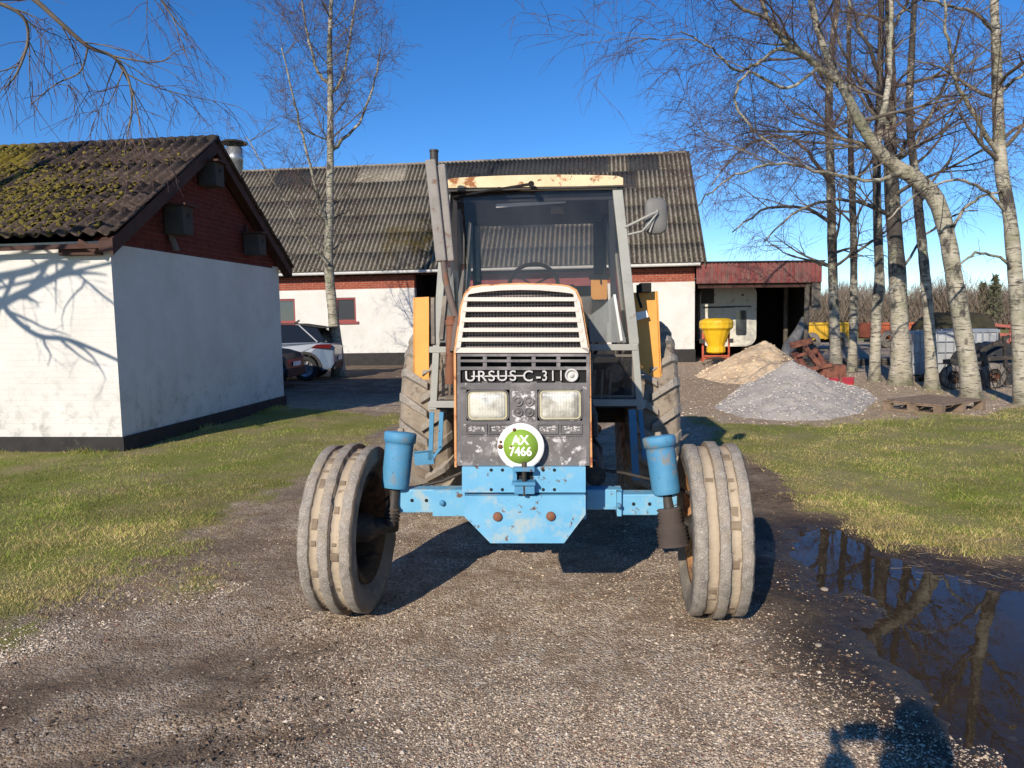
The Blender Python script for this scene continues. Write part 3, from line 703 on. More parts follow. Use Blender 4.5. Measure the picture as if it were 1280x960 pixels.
M_RUST = weathered('rusty_iron', (.16, .065, .035), (.24, .11, .065), rough=.9, patch=(.10, .04, .025), plo=.55, phi=.62, bump=.6)
M_LET = weathered('lettering_silver', (.46, .44, .42), (.60, .58, .55), rough=.5, patch=(.22, .21, .20), pscale=30, plo=.62, phi=.7)
M_RUB = weathered('dusty_rubber', (.17, .148, .122), (.33, .29, .245), scale=22, rough=.95, patch=(.30, .24, .17), pscale=5, plo=.50, phi=.66, patch2=(.46, .42, .36), p2scale=150, p2lo=.53, p2hi=.64, bump=1.0, bscale=110)
M_RUBD = weathered('dark_rubber_groove', (.36, .285, .20), (.46, .375, .27), rough=.98, patch=(.17, .12, .08), pscale=9, plo=.60, phi=.66, bump=1)
M_RUBS = weathered('rubber_sidewall', (.12, .105, .09), (.20, .175, .145), scale=5, rough=.85, patch=(.30, .265, .21), pscale=7, plo=.52, phi=.66, bump=.4)
M_MUD = weathered('dried_mud', (.20, .16, .12), (.32, .265, .20), scale=12, rough=1, patch=(.12, .09, .065), pscale=10, plo=.55, phi=.63, bump=1)
M_EXH = weathered('exhaust_grey', (.20, .185, .165), (.27, .25, .225), scale=14, rough=.7, patch=(.17, .11, .08), pscale=16, plo=.58, phi=.66, bump=.3)
M_WHITE = weathered('white_enamel', (.80, .80, .77), (.85, .84, .82), rough=.35, bump=.03)
M_PGREEN = weathered('green_enamel', (.22, .36, .045), (.25, .40, .055), rough=.35, bump=.03)
def glass(name, tint, alpha, dirt=(.5, .5, .48), dlo=.55, dhi=.95, damp=.35, rough=.03):
    """glass pane: mostly see-through, dusty film"""
    t = NT(name); t.col(tint); t.rough(rough); t.b.inputs['Specular IOR Level'].default_value = .5
    g = t.n('ShaderNodeBsdfTransparent'); g.inputs[0].default_value = (*tint, 1)
    gl_ = t.n('ShaderNodeBsdfGlossy'); gl_.inputs['Roughness'].default_value = rough
    fr = t.n('ShaderNodeFresnel'); fr.inputs[0].default_value = 1.28
    m1 = t.n('ShaderNodeMixShader'); t.link(fr.outputs[0], m1.inputs[0]); t.link(g.outputs[0], m1.inputs[1]); t.link(gl_.outputs[0], m1.inputs[2])
    d = t.n('ShaderNodeBsdfDiffuse'); d.inputs[0].default_value = (*dirt, 1)
    m2 = t.n('ShaderNodeMixShader')
    t.link(t.math('MULTIPLY', t.ramp(t.noise(3.5, 8, .7, vec=t.sc(1, 1, .5)), dlo-.2, dhi, .25, 1), damp), m2.inputs[0])
    t.link(m1.outputs[0], m2.inputs[1]); t.link(d.outputs[0], m2.inputs[2]); t.link(m2.outputs[0], t.out.inputs[0]); return t.m
M_WS = glass('windscreen_glass', (.88, .87, .86), .2, damp=.075, dirt=(.30, .31, .34))
M_WSD = glass('reflection_tinted_glass', (.7, .73, .72), .2, damp=.62, dirt=(.34, .35, .34), dlo=.4, dhi=.75, rough=.15)  # pale reflection put into the film colour of the lower panes

# --- hood
HF = -.30
outer = [(568,584),(567,441),(575,383),(580,367),(587,358.5),(600,356),(650,353.5),(700,355),(712,357),(721,362),(727,375),(738,441),(740.5,584)]
of = poly(outer, HF)
cx0 = sum(p[0] for p in of)/len(of)
b = MB()
L2 = [((x-cx0)*.985+cx0, z-.0) for x, z in of]
n_ = len(of); ys = [HF, HF+.05, HF+.5, 1.28]
vs = []
for q, y in enumerate(ys):
    for (x, z) in of:
        k = [1, 1.0, .99, 1.02][q]; dz = [0, 0, .0, .02][q] if z > 1.4 else 0
        zz = z if z > 1.2 else (z if q < 2 else max(z, 1.18))
        vs.append(((x-cx0)*k+cx0, y, zz+dz))
b.add(vs, [(q*n_+i, (q+1)*n_+i, (q+1)*n_+i+1, q*n_+i+1) for q in range(3) for i in range(n_-1)], 0, False)
hood = b.build('hood', M_RIM, tr)
sdm = hood.modifiers.new('s', 'SOLIDIFY'); sdm.thickness = .012; sdm.offset = -1
# --- grille surround (cream) with seven bars
g0 = HF-.018
frame_out = [(569.5,441),(577,384),(582,368),(589,360.5),(601,358),(650,355.5),(700,357),(711,359),(719,364),(725,377),(736,441)]
slots = [(365.5,371.5,584.5,716.5),(376.5,384,582.5,718),(389.5,397,580.5,720.5),(402.5,410,578.8,722.6),(414.8,422.3,577.2,724.6),(427,434.6,575.8,726)]
b = MB()
def edge(side, y):
    pts = [(441,569.5),(384,577),(368,582),(360.5,589)] if side == 0 else [(441,736),(377,725),(364,719),(359,711)]
    return float(np.interp(y, [p[0] for p in pts][::-1], [p[1] for p in pts][::-1]))
def bar(yt, yb, xa, xb, arch=0, y0=g0, y1=g0+.03):
    n = 12; top = []; bot = []
    for i in range(n+1):
        k = i/n; x = xa+(xb-xa)*k; bow = -arch*(1-(2*k-1)**2)
        top.append((x, yt+bow)); bot.append((x, yb+bow*(.6 if arch else 1)))
    q = [T(x, y, y0) for x, y in top]+[T(x, y, y0) for x, y in bot[::-1]]
    vs = [(x, y0, z) for x, z in q]+[(x, y1, z) for x, z in q]; m = n+1; o = len(b.v)
    fs = []
    for i in range(n):
        fs += [(i, i+1, 2*m-2-i, 2*m-1-i), (2*m+i, 2*m+2*m-1-i, 2*m+2*m-2-i, 2*m+i+1), (i, 2*m+i, 2*m+i+1, i+1), (2*m-1-i, 2*m-2-i, 4*m-2-i, 4*m-1-i)]
    b.add(vs, fs)
tl = [(slots[i][1], slots[i+1][0]) for i in range(5)]
for i, (ya, yb) in enumerate(tl): bar(ya, yb, slots[i+1][2]-3, slots[i+1][3]+3, y0=g0-.004, y1=g0+.022)
bar(434.6, 441, 569.5, 736)
# top cap and side strips as one outline
cap = [(577,384),(582,368),(589,360.5),(601,358),(650,355.5),(700,357),(711,359),(719,364),(725,377),(718,377),(717,371),(716,366.5),(690,364),(650,362.3),(610,364),(586,367.5),(584,372),(583,384)]
def strip(pa, pb, y0=g0, y1=g0+.03):
    for i in range(len(pa)-1):
        q = [T(*pa[i], y0), T(*pa[i+1], y0), T(*pb[i+1], y0), T(*pb[i], y0)]
        b.add([(x, y0, z) for x, z in q]+[(x, y1, z) for x, z in q], [(0,1,2,3),(7,6,5,4),(0,4,5,1),(2,6,7,3),(1,5,6,2),(3,7,4,0)])
strip([(582,368),(589,360.5),(601,358),(625,356.3),(650,355.5),(675,356),(700,357),(711,359),(719,364)], [(584.5,370),(586,367.7),(602,365),(625,363),(650,362.3),(675,362.8),(700,365),(714,366.7),(716.8,368)])
strip([(582,368),(577,384),(569.5,441)], [(584.5,370),(583,384),(575.5,434.6)]); strip([(719,364),(725,377),(736,441)], [(716.8,368),(718.5,384),(726.3,434.6)])
gr_ = b.build('grille', M_CREAM, hood)
# perforated sheet behind
t = NT('perforated_sheet'); vv = t.voro(62, vec=t.sc(1, 0.001, 1), rnd=.12)
t.col(t.mix(t.ramp(vv, .30, .38), (.012, .011, .010), (.20, .165, .15))); t.rough(.7); t.b.inputs['Metallic'].default_value = .2
b = MB(); q = poly([(571,440),(579,384),(584,366),(650,359),(716,364),(724,384),(734,440)], HF+.03)
b.prism(q, HF+.03, HF+.04); b.build('grille_sheet', t.m, hood)
# --- dark front panel
b = MB(); FP = HF-.006
def rect(x0, y0, x1, y1, ya, yb, mi=0):
    b.prism([T(x0, y1, ya), T(x1, y1, ya), T(x1, y0, ya), T(x0, y0, ya)], ya, yb, mi)
rect(571.5, 441.5, 575.5, 582, FP, FP+.03); rect(733, 441.5, 737, 582, FP, FP+.03)     # side rails
rect(575.5, 441.5, 733, 445.5, FP, FP+.03)
rect(575.5, 449.6, 733, 452.6, FP-.002, FP+.03); rect(575.5, 458.5, 733, 462.5, FP, FP+.03)
rect(575.5, 478.6, 733, 481.2, FP, FP+.03)
rect(575.5, 484, 583, 526, FP, FP+.03); rect(575.5, 481.2, 733, 487, FP, FP+.03)
for x in (606, 636, 667, 698): rect(x-2.4, 445.5, x+2.4, 458.5, FP+.004, FP+.03); rect(x-4, 477, x+4, 480, FP+.004, FP+.03)
rect(637, 487, 671.5, 526, FP, FP+.03); rect(728, 487, 733, 526, FP, FP+.03)
rect(575.5, 526, 733, 545, FP, FP+.03); rect(575.5, 487, 582, 526, FP-.001, FP+.03)
# raised frame of the badge strip
for (x0, x1) in ((582,609),(611,638),(671,698),(700,728)):
    rect(x0, 529.5, x1, 531, FP-.008, FP); rect(x0, 541, x1, 542.5, FP-.008, FP); rect(x0, 531, x0+1.2, 541, FP-.008, FP); rect(x1-1.2, 531, x1, 541, FP-.008, FP)
rect(583, 543.5, 727, 545, FP-.006, FP)
fp = b.build('front_panel', M_PANEL, hood, bevel=.0025)
b = MB(); rect(575.5, 462.5, 733, 478.6, FP+.018, FP+.03); rect(575, 443, 734, 528, FP+.07, FP+.08); b.build('recess', M_BLACK, fp)
# white corrosion patches: thin corroded fields on the casting
b = MB(); rect(575.5, 545, 733, 582, FP+.0005, FP+.03); b.build('lower_panel', M_PANELM, fp, bevel=.001)
b = MB(); rect(640, 489, 669, 527, FP-.0022, FP-.0004); b.build('emblem_plate', M_PANELW, fp, bevel=.001)
b = MB()
for x in (648, 661.5):
    for y in (502, 515):
        c = TP(x, y, FP-.004); b.lathe([(.024, .0), (.024, -.006), (.018, -.006), (.018, -.002), (.010, -.002), (.010, -.007), (.001, -.007)], c, 20, 'y', M=None)
o = b.build('ring_emblem', M_PANEL, fp)
b = MB()
rg = random.Random(2)
for (x0, x1) in ((584,607),(613,636),(673,696),(703,726)):
    for i in range(26):
        px = rg.uniform(x0+2, x1-2); py = rg.uniform(533, 539)
        c = TP(px, py, FP-.002); s_ = rg.uniform(.002, .006); b.box(c[0]-s_, c[0]+s_, FP-.0035, FP-.0005, c[2]-s_*.5, c[2]+s_*.5)
b.build('worn_badge_mark', M_LET, fp)
# lettering
lx0, lz0 = T(613, 470.6, FP); text_mesh('URSUS', .076, 'lettering', M_LET, hood, (lx0, FP+.006, lz0), .006, sx=1.08, bold=.0003, space=1.16)
lx1, lz1 = T(693, 470.2, FP); text_mesh('C', .078, 'lettering', M_LET, hood, (T(660, 470, FP)[0], FP+.006, lz1), .006, sx=1.0, bold=.0003)
text_mesh('-', .078, 'lettering', M_LET, hood, (T(673, 470, FP)[0], FP+.006, lz1), .006, sx=1.1, bold=.0010)
text_mesh('311', .074, 'lettering', M_LET, hood, (T(691.0, 470, FP)[0], FP+.006, lz1), .006, sx=.86, bold=.0004, space=1.3)
cz = TP(714.5, 469, FP+.004); b = MB(); b.lathe([(.034, .0), (.034, -.008), (.025, -.008), (.025, .004), (.013, .004), (.013, -.004), (.001, -.005)], cz, 24, 'y'); b.build('lettering', M_LET, hood)
b = MB(); x0, z0 = T(589, 470.6, FP); x1, _ = T(656, 470.6, FP); b.box(x0, x1, FP+.008, FP+.014, z0-.003, z0+.003); b.build('letter_bar', M_LET, hood)
# headlights
tl_ = NT('headlamp_glass'); tl_.col(tl_.mix(tl_.ramp(tl_.noise(11, 5, .65), .42, .62), (.62, .60, .51), (.32, .305, .26))); tl_.rough(.12); tl_.b.inputs['Coat Weight'].default_value = 1; tl_.b.inputs['Coat Roughness'].default_value = .05
tl_.b.inputs['Metallic'].default_value = .0
wv = tl_.n('ShaderNodeTexWave'); wv.inputs['Scale'].default_value = 22; tl_.link(tl_.c, wv.inputs['Vector']); tl_.bump(tl_.math('ADD', wv.outputs['Fac'], tl_.noise(30, 3)), .30, .004)
M_LENSRIM = weathered('lamp_seal', (.42, .38, .22), (.50, .46, .30), rough=.6)
def rrect(x0, z0, x1, z1, r, n=5):
    pts = []
    for cx, cz_, a0 in ((x1-r, z0+r, -90), (x1-r, z1-r, 0), (x0+r, z1-r, 90), (x0+r, z0+r, 180)):
        for i in range(n+1): a = R(a0+90*i/n); pts.append((cx+r*math.cos(a), cz_+r*math.sin(a)))
    return pts
def ring(b, outer_, inner_, y0, y1, mi=0):
    n = len(outer_); vs = [(x, y0, z) for x, z in outer_]+[(x, y0, z) for x, z in inner_]+[(x, y1, z) for x, z in outer_]+[(x, y1, z) for x, z in inner_]
    fs = []
    for i in range(n):
        j = (i+1) % n; fs += [(i, j, n+j, n+i), (2*n+i, 3*n+i, 3*n+j, 2*n+j), (i, 2*n+i, 2*n+j, j), (n+i, n+j, 3*n+j, 3*n+i)]
    b.add(vs, fs, mi)
for (xa, ya, xb_, yb) in ((584,489,635,525),(673.5,487.5,727,524.5)):
    x0, z1 = T(xa, ya, FP+.0); x1, z0 = T(xb_, yb, FP+.0)
    b = MB(); ou = rrect(x0-.006, z0-.004, x1+.006, z1+.006, .03); inn = rrect(x0, z0, x1, z1, .026); ring(b, ou, inn, FP-.006, FP+.03)
    hl = b.build('headlight', M_PANEL, hood)
    b = MB(); n = 24; base = rrect(x0+.003, z0+.003, x1-.003, z1-.003, .024); m = len(base); mx, mz = (x0+x1)/2, (z0+z1)/2
    vs = []
    for k, dy in ((1, .012), (.93, -.002), (.6, -.009), (.0, -.012)):
        for (x, z) in base: vs.append((mx+(x-mx)*k, FP+dy, mz+(z-mz)*k))
    b.add(vs, [(q*m+i, q*m+(i+1) % m, (q+1)*m+(i+1) % m, (q+1)*m+i) for q in range(3) for i in range(m)], 0, True)
    b.build('lens', tl_.m, hl)
    b = MB(); ring(b, base, rrect(x0+.011, z0+.009, x1-.011, z1-.007, .02), FP-.004, FP-.001); b.build('lens_seal', M_LENSRIM, hl)
# round number plate
pc = TP(651, 558, FP-.06)
b = MB(); b.lathe([(.001, .004), (.117, .004), (.119, .0), (.117, -.004), (.092, -.004), (.001, -.004)], pc, 48, 'y'); pl = b.build('number_plate', M_WHITE, tr)
b = MB(); b.lathe([(.001, -.0045), (.088, -.0045), (.088, -.0065), (.001, -.0065)], pc, 48, 'y'); b.build('green_field', M_PGREEN, pl)
b = MB()
for (px, py, r) in ((643,537,.010),(625.5,558,.013),(639,558,.006),(626,552,.008)): b.lathe([(r*.9, -.0067), (r, -.0075), (.001, -.008)], (TP(px, py, FP-.06)), 7, 'y')
b.build('paint_chip', M_RUST, pl)
b = MB(); b.box(pc[0]-.02, pc[0]+.02, pc[1]+.004, FP-.001, pc[2]-.02, pc[2]+.02); b.build('bracket', M_OIL, pl)
text_mesh('AX', .066, 'plate_text', M_WHITE, pl, (pc[0]-.002, pc[1]-.0065, pc[2]+.031), .001, bold=.0016, sx=.92)
text_mesh('7466', .064, 'plate_text', M_WHITE, pl, (pc[0]-.002, pc[1]-.0065, pc[2]-.027), .001, bold=.0016, sx=.9)
# --- blue front plate, weight block, hitch
b = MB(); y0 = HF-.03
rect(577.5, 583.5, 732, 615.6, y0, y0+.04); fpl = b.build('front_plate', M_BLUE, tr, bevel=.004)
for px in (614, 628, 679, 693):
    for py in (587.5, 612): b = MB(); b.lathe([(.0085, 0), (.0085, -.0015), (.001, -.0015)], TP(px, py, y0-.0005), 12, 'y'); b.build('bolt_hole', M_BLACK, fpl)
b = MB(); q = poly([(580,620),(732,619),(732,643),(705,679),(613,679),(580,645)], y0-.015); b.prism(q, y0-.015, HF+.18)
wb = b.build('weight_block', M_BLUE, tr, bevel=.006)
for px, py in ((622,645.5),(688.5,645)):
    b = MB(); c = TP(px, py, y0-.016); b.lathe([(.024, 0), (.024, -.010), (.020, -.016), (.001, -.018)], c, 14, 'y'); b.build('bolt', M_RUST, wb)
b = MB(); rect(640.5, 584.5, 668, 589.5, y0-.075, y0); rect(639.5, 603, 669, 607, y0-.075, y0); rect(641, 589.5, 646, 603, y0-.03, y0)
rect(643, 607, 668, 617.5, y0-.06, y0); hc = b.build('tow_hitch', M_BLUED, tr, bevel=.004)
b = MB(); rect(642, 590, 666, 602.5, y0-.004, y0-.001); b.build('opening', M_BLACK, hc)
b = MB(); c = TP(655, 590, y0-.05); b.tube([(c[0], c[1], c[2]+.05), (c[0], c[1], c[2]-.12)], .012, 8); b.build('pin', M_OIL, hc)
# --- engine and gearbox, dark mass under the hood
b = MB(); b.box(-.22, .24, HF+.06, 2.3, .58, 1.2); b.box(-.30, .30, .2, .9, .72, 1.15); b.box(-.16, .18, .2, .7, .47, .58)
b.box(-.34, .30, 1.4, 2.7, .55, .95); eng = b.build('engine_block', M_OIL, tr, bevel=.02)
b = MB()
for i in range(6): x0_ = .26+.0*i; b.tube([(.25, .25+i*.13, 1.12), (.36, .25+i*.13, 1.08), (.36, .25+i*.13, .95)], .022, 8)
b.build('pipe', M_OIL, eng); b = MB(); b.tube([(.30, 1.0, .95), (.42, .7, .80), (.40, .3, .78), (.30, .1, .85)], .014, 6); b.build('pipe', M_OIL, eng); b = MB(); b.tube([(-.25, 1.0, 1.0), (-.36, .6, .86), (-.30, .2, .7)], .016, 6); b.build('pipe', M_OIL, eng); b = MB()
b.tube([(.36, .1, .75), (.36, .9, .78)], .06, 10); b.build('pipe', M_OIL, eng); b = MB(); b.tube([(-.34, .3, .72), (-.34, .75, .72)], .05, 10); b.build('pipe', M_OIL, eng)
b = MB(); b.bar((-.5, 2.45, .85), (.5, 2.45, .85), .2, .2); b.tube([(-.75, 2.45, .83), (.75, 2.45, .83)], .11, 12); b.build('rear_axle', M_OIL, tr)
b = MB(); x0, z1 = T(735, 530, .5); b.lathe([(.03, 0), (.03, .02), (.001, .02)], (x0+.05, .42, z1-.02), 10, 'y'); b.build('orange_cap', M_RIM, eng)
# --- front axle
WLX = TP(440, 660, 0.0)[0]
b = MB(); AX = -.02
xl, zt = T(483, 612, AX); xr_, _ = T(846, 619, AX); zb = T(500, 641, AX)[1]
b.box(T(487, 620, AX)[0], T(596, 620, AX)[0], AX, AX+.10, zb, zt)
b.box(T(733, 620, AX)[0], T(778, 620, AX)[0], AX+.01, AX+.11, zb+.015, zt-.004); b.box(T(596, 620, AX)[0], T(733, 620, AX)[0], AX+.01, AX+.12, zb-.04, zt)
b.box(T(775, 620, AX)[0], xr_, AX-.02, AX+.09, T(800, 643, AX)[1], T(800, 617, AX)[1])
ax = b.build('front_axle', M_BLUE, tr, bevel=.006)
b = MB(); q = poly([(571,640),(543,632),(543,612),(580,612),(580,648)], AX-.012); b.prism(poly([(541,645),(541,612.5),(581,612.5),(581,645)], AX-.01), AX-.012, AX-.002)
b.build('axle_bracket', M_BLUE, ax); b = MB(); x0, z0 = T(777, 645, AX-.04); x1, z1 = T(771, 615, AX-.04); b.box(x1, x0, AX-.05, AX+.1, z0-.0, z1); b.build('axle_bracket', M_BLUE, ax, bevel=.003)
for px, py in ((515,625.5),(533,625.5),(792,630),(812,630)): b = MB(); b.lathe([(.010, 0), (.010, -.002), (.001, -.002)], TP(px, py, AX-.0205 if px > 700 else AX-.001), 10, 'y'); b.build('hole', M_BLACK, ax)
b = MB(); b.lathe([(.016, 0), (.016, -.02), (.001, -.02)], TP(553, 628, AX-.013), 6, 'y'); b.build('bolt', M_BLUED, ax)
b = MB(); b.lathe([(.014, 0), (.014, -.03), (.001, -.03)], TP(773, 631, AX-.05), 6, 'y'); b.build('bolt', M_BLUED, ax)
b = MB(); b.tube([(-.30, .1, .82), (-.52, .12, .72), (-.80, .10, .66), (WLX+.16, .12, .60)], .010, 6); b.build('hose', M_OIL, ax)
b = MB(); b.tube([(.30, .1, .80), (.52, .14, .76), (.78, .12, .70), (.98, .12, .60)], .010, 6); b.build('hose', M_OIL, ax)
def kingpin(tx, ty, bx, by, wpx, side):
    t0 = Vector(TP(tx, ty, .02)); t1 = Vector(TP(bx, by, -.02)); r = wpx/2/F*4.05; b = MB(); d = (t0-t1).normalized()
    b.tube([t1-d*.008, t1, t1+d*.02, t0-d*.06], [r*.90, r*.93, r*.96, r*.98], 28, caps=True); k = b.build('kingpin_cylinder', M_BLUED, ax)
    b = MB(); b.tube([t0-d*.075, t0-d*.06, t0-d*.058, t0-d*.008, t0, t0+d*.004], [r*.99, r*1.0, r*1.10, r*1.12, r*1.0, r*.3], 28); b.build('cap', M_BLUED, k)
    b = MB(); b.tube([t0, t0+d*.022], [.022, .016], 10); b.build('grease_nipple', M_MUD, k)
    b = MB(); low = t1-d*.22; b.tube([t1, t1-d*.10, t1-d*.12, low], [.03, .03, .038, .030], 14)
    if side < 0:
        for i in range(4): b.tube([t1-d*(.12+.02*i), t1-d*(.13+.02*i)], .045, 14)
    b.build('spindle', M_OIL, k)
    if side > 0:
        b = MB(); pr = []; rr = []
        for i in range(22):
            pr.append(t1-d*(.085+.0098*i)); rr.append(.068-(.0 if i > 9 else .008)+(.011 if i % 2 else 0)+(.008 if i > 10 else 0))
        b.tube(pr, rr, 20); b.build('gaiter', weathered('rubber_gaiter', (.05, .038, .034), (.09, .07, .06), rough=.9, bump=.8), k)
kingpin(501, 540, 494, 608, 37, -1); kingpin(823, 545, 833, 615, 37, 1)

# --- wheels
def tyre_section(W, D, rim, ribs=3):
    """outline of a ribbed front tyre in (radius, along-axle); returns list and material per segment"""
    R0 = D/2; pts = []; mi = []
    half = W/2
    pts.append((rim, -half*.62)); mi.append(2); pts.append((rim+.03, -half*.72)); mi.append(2); pts.append((rim+.09, -half*.98)); mi.append(2)
    pts.append((R0-.085, -half*1.0)); mi.append(2); pts.append((R0-.035, -half*.97)); mi.append(0)
    rw = W*.178; gw = (W*.90-3*rw)/2; x = -W*.45
    for i in range(3):
        dr = -.014 if i != 1 else 0
        pts.append((R0+dr-.003, x)); mi.append(0); pts.append((R0+dr, x+.003)); mi.append(0); pts.append((R0+dr, x+rw-.003)); mi.append(0); pts.append((R0+dr-.003, x+rw)); mi.append(3)
        if i < 2: pts.append((R0-.029, x+rw+.002)); mi.append(1); pts.append((R0-.029, x+rw+gw-.002)); mi.append(3)
        x += rw+gw
    pts.append((R0-.035, half*.97)); mi.append(2); pts.append((R0-.085, half*1.0)); mi.append(2); pts.append((rim+.09, half*.98)); mi.append(2); pts.append((rim+.03, half*.72)); mi.append(2); pts.append((rim, half*.62)); mi.append(2)
    return pts, mi
M_NOTCH = weathered('brown_notch', (.15, .11, .075), (.27, .21, .145), rough=1, bump=.6)
M_RIMD = weathered('dark_rim', (.05, .030, .018), (.09, .055, .03), rough=.8, patch=(.02, .015, .012), plo=.45, phi=.6)  # darker rim colour, used on the left front wheel only
def front_wheel(cx, cy, side, steer, camber, seed):
    D, W, rim = .955, .30, .295; rg = random.Random(seed)
    Rm = (Matrix.Rotation(steer, 3, 'Z') @ Matrix.Rotation(camber, 3, 'Y'))
    b = MB(); b.lathe([(.20, -.10*side*-1), (.235, -.02), (rim-.03, -.03), (rim-.03, -W*.30), (rim+.012, -W*.33), (rim+.012, -W*.36), (rim-.022, -W*.36)], (0,0,0), 40, 'x')
    b = MB(); h_ = W*.33
    b.lathe([(.02, side*.05), (.10, side*.05), (.12, side*.06), (.20, side*.07), (.235, side*.075), (rim-.075, side*.075), (rim-.06, side*.06), (rim-.045, h_-.02), (rim-.012, h_), (rim+.014, h_+.004), (rim+.014, h_+.016), (rim-.02, h_+.012), (rim-.058, h_-.022), (rim-.06, -h_+.02), (rim-.02, -h_-.012), (rim+.014, -h_-.016), (rim+.014, -h_-.004)], (0,0,0), 44, 'x')
    wheel = b.build('wheel', weathered('rim_ochre', (.36, .17, .06), (.45, .24, .11), rough=.7, patch=(.16, .08, .05), plo=.5, phi=.6) if 'rim_ochre' not in MATS else MATS['rim_ochre'], tr)
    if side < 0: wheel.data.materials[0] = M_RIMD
    pts, mi = tyre_section(W, D, rim)
    n = 144; b = MB(); b.lathe(pts, (0,0,0), n, 'x', mis=mi+[0])
    # worn ragged edges
    for i, v in enumerate(b.v):
        r = math.hypot(v[1], v[2])
        if r > D/2-.045:
            k = 1+rg.uniform(-.003, .003); sg = int(i % n)//4; nt_ = .0011*(1 if (sg*7) % 5 < 2 else -1); b.v[i] = (v[0]+rg.uniform(-.002, .002)+nt_*(1 if v[0] > 0 else -1), v[1]*k, v[2]*k)
    # mud lumps caught in the grooves, part of the tyre's surface
    rw = W*.178; gw = (W*.90-3*rw)/2
    for gi in range(2):
        xg = -W*.45+rw+gw*.5+gi*(rw+gw)
        for k in range(34):
            if rg.random() < .55: continue
            a = 2*math.pi*(k+rg.uniform(-.2, .2))/34; hw = gw*rg.uniform(.25, .5); ln = rg.uniform(.008, .034); hh = rg.uniform(.003, .009); r0 = D/2-.030
            Mx = Matrix.Rotation(a, 4, 'X')
            vs = [(xg-hw*.9, -ln, r0), (xg+hw*.9, -ln, r0), (xg+hw*.9, ln, r0), (xg-hw*.9, ln, r0), (xg-hw*.8, -ln*.6, r0+hh), (xg+hw*.8, -ln*.5, r0+hh*.9), (xg+hw*.75, ln*.5, r0+hh), (xg-hw*.8, ln*.6, r0+hh)]
            b.add([Mx @ Vector(v) for v in vs], [(4,5,6,7),(0,1,5,4),(1,2,6,5),(2,3,7,6),(3,0,4,7)], 3, False)
    ty = b.build('tyre', [M_RUB, M_RUBD, M_RUBS, M_NOTCH], wheel, fixn=False)
    b = MB()
    s_ = side
    b.lathe([(.001, s_*.10), (.05, s_*.10), (.07, s_*.08), (.085, s_*.02), (.11, s_*.015), (.11, s_*.0), (.08, -s_*.01), (.08, -s_*.10), (.05, -s_*.15), (.001, -s_*.15)], (0,0,0), 24, 'x')
    for k in range(8):
        a = k*math.pi/4; b.lathe([(.012, .0), (.012, s_*.04), (.001, s_*.04)], (0, .17*math.cos(a), .17*math.sin(a)), 6, 'x')
    b.build('hub', M_OIL, wheel)
    wheel.location = (cx, cy, D/2+.002); wheel.rotation_euler = Rm.to_euler()
    return wheel
WL = TP(440, 660, 0.0)[0]; WR = TP(889, 670, 0.0)[0]
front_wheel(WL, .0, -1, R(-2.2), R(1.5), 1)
front_wheel(WR, .0, 1, R(-2.6), R(-.6), 2)
b = MB(); b.tube([(WL+.02, 0, .478), (WL+.26, 0, .50)], [.06, .045], 12); b.tube([(WR-.02, 0, .478), (WR-.26, 0, .50)], [.06, .045], 12)
b.tube([(WL+.2, .22, .55), (0, .25, .58), (WR-.2, .22, .55)], .016, 8); b.build('tie_rod', M_OIL, ax)

def rear_wheel(cx, cy, side):
    D, W, rim = 1.62, .42, .43; R0 = D/2
    b = MB(); h_ = W*.40
    b.lathe([(.05, -.02), (.30, -.02), (rim-.06, .05), (rim-.05, h_-.03), (rim+.01, h_), (rim+.02, h_+.015), (rim-.03, h_), (rim-.07, h_-.04), (rim-.07, -h_+.04), (rim-.02, -h_-.01), (rim+.02, -h_-.015)], (0,0,0), 44, 'x')
    wheel = b.build('wheel', MATS['rim_ochre'], tr)
    b = MB(); hw = W/2
    prof = [(rim, -hw*.8), (rim+.06, -hw*.95), (R0-.22, -hw*1.02), (R0-.10, -hw*.98), (R0-.055, -hw*.80), (R0-.045, -hw*.4), (R0-.04, 0), (R0-.045, hw*.4), (R0-.055, hw*.80), (R0-.10, hw*.98), (R0-.22, hw*1.02), (rim+.06, hw*.95), (rim, hw*.8)]
    b.lathe(prof, (0,0,0), 60, 'x', mis=[1]*2+[1, 0, 0, 0, 0, 0, 0, 0, 1, 1, 1]); nl = 22
    for k in range(nl):
        for s_ in (-1, 1):
            a0 = 2*math.pi*(k+(.5 if s_ > 0 else 0))/nl; dA = -.20
            ctr = []; N_ = 7
            for i in range(N_+1):
                q = i/N_; x = s_*(-.025+q*(hw*1.03+.02)); a = a0+dA*q
                fall = max(0, q-.72)/.28; rb = R0-.058-.05*q**3-.10*fall**1.5; rt = R0-.012*q**2-.07*fall**1.6
                wdt = (.026+.012*q)/R0
                for da, rr in ((-wdt*1.3, rb), (-wdt, rt), (wdt, rt), (wdt*1.3, rb)): ctr.append((x, -rr*math.sin(a+da), rr*math.cos(a+da)))
            fs = [(i*4+j, i*4+j+1, (i+1)*4+j+1, (i+1)*4+j) for i in range(N_) for j in range(3)]+[(0,1,2,3), (N_*4+3, N_*4+2, N_*4+1, N_*4)]
            b.add(ctr, fs, 2)
    b.build('tyre', [M_MUD, M_RUBS, M_RUB], wheel, bevel=.005)
    b = MB(); b.lathe([(.001, side*.06), (.12, side*.06), (.16, 0), (.16, -side*.1), (.001, -side*.12)], (0,0,0), 20, 'x'); b.build('hub', M_OIL, wheel)
    wheel.location = (cx, cy, R0-.01)
rear_wheel(-.91, 2.42, -1); rear_wheel(.88, 2.42, 1)
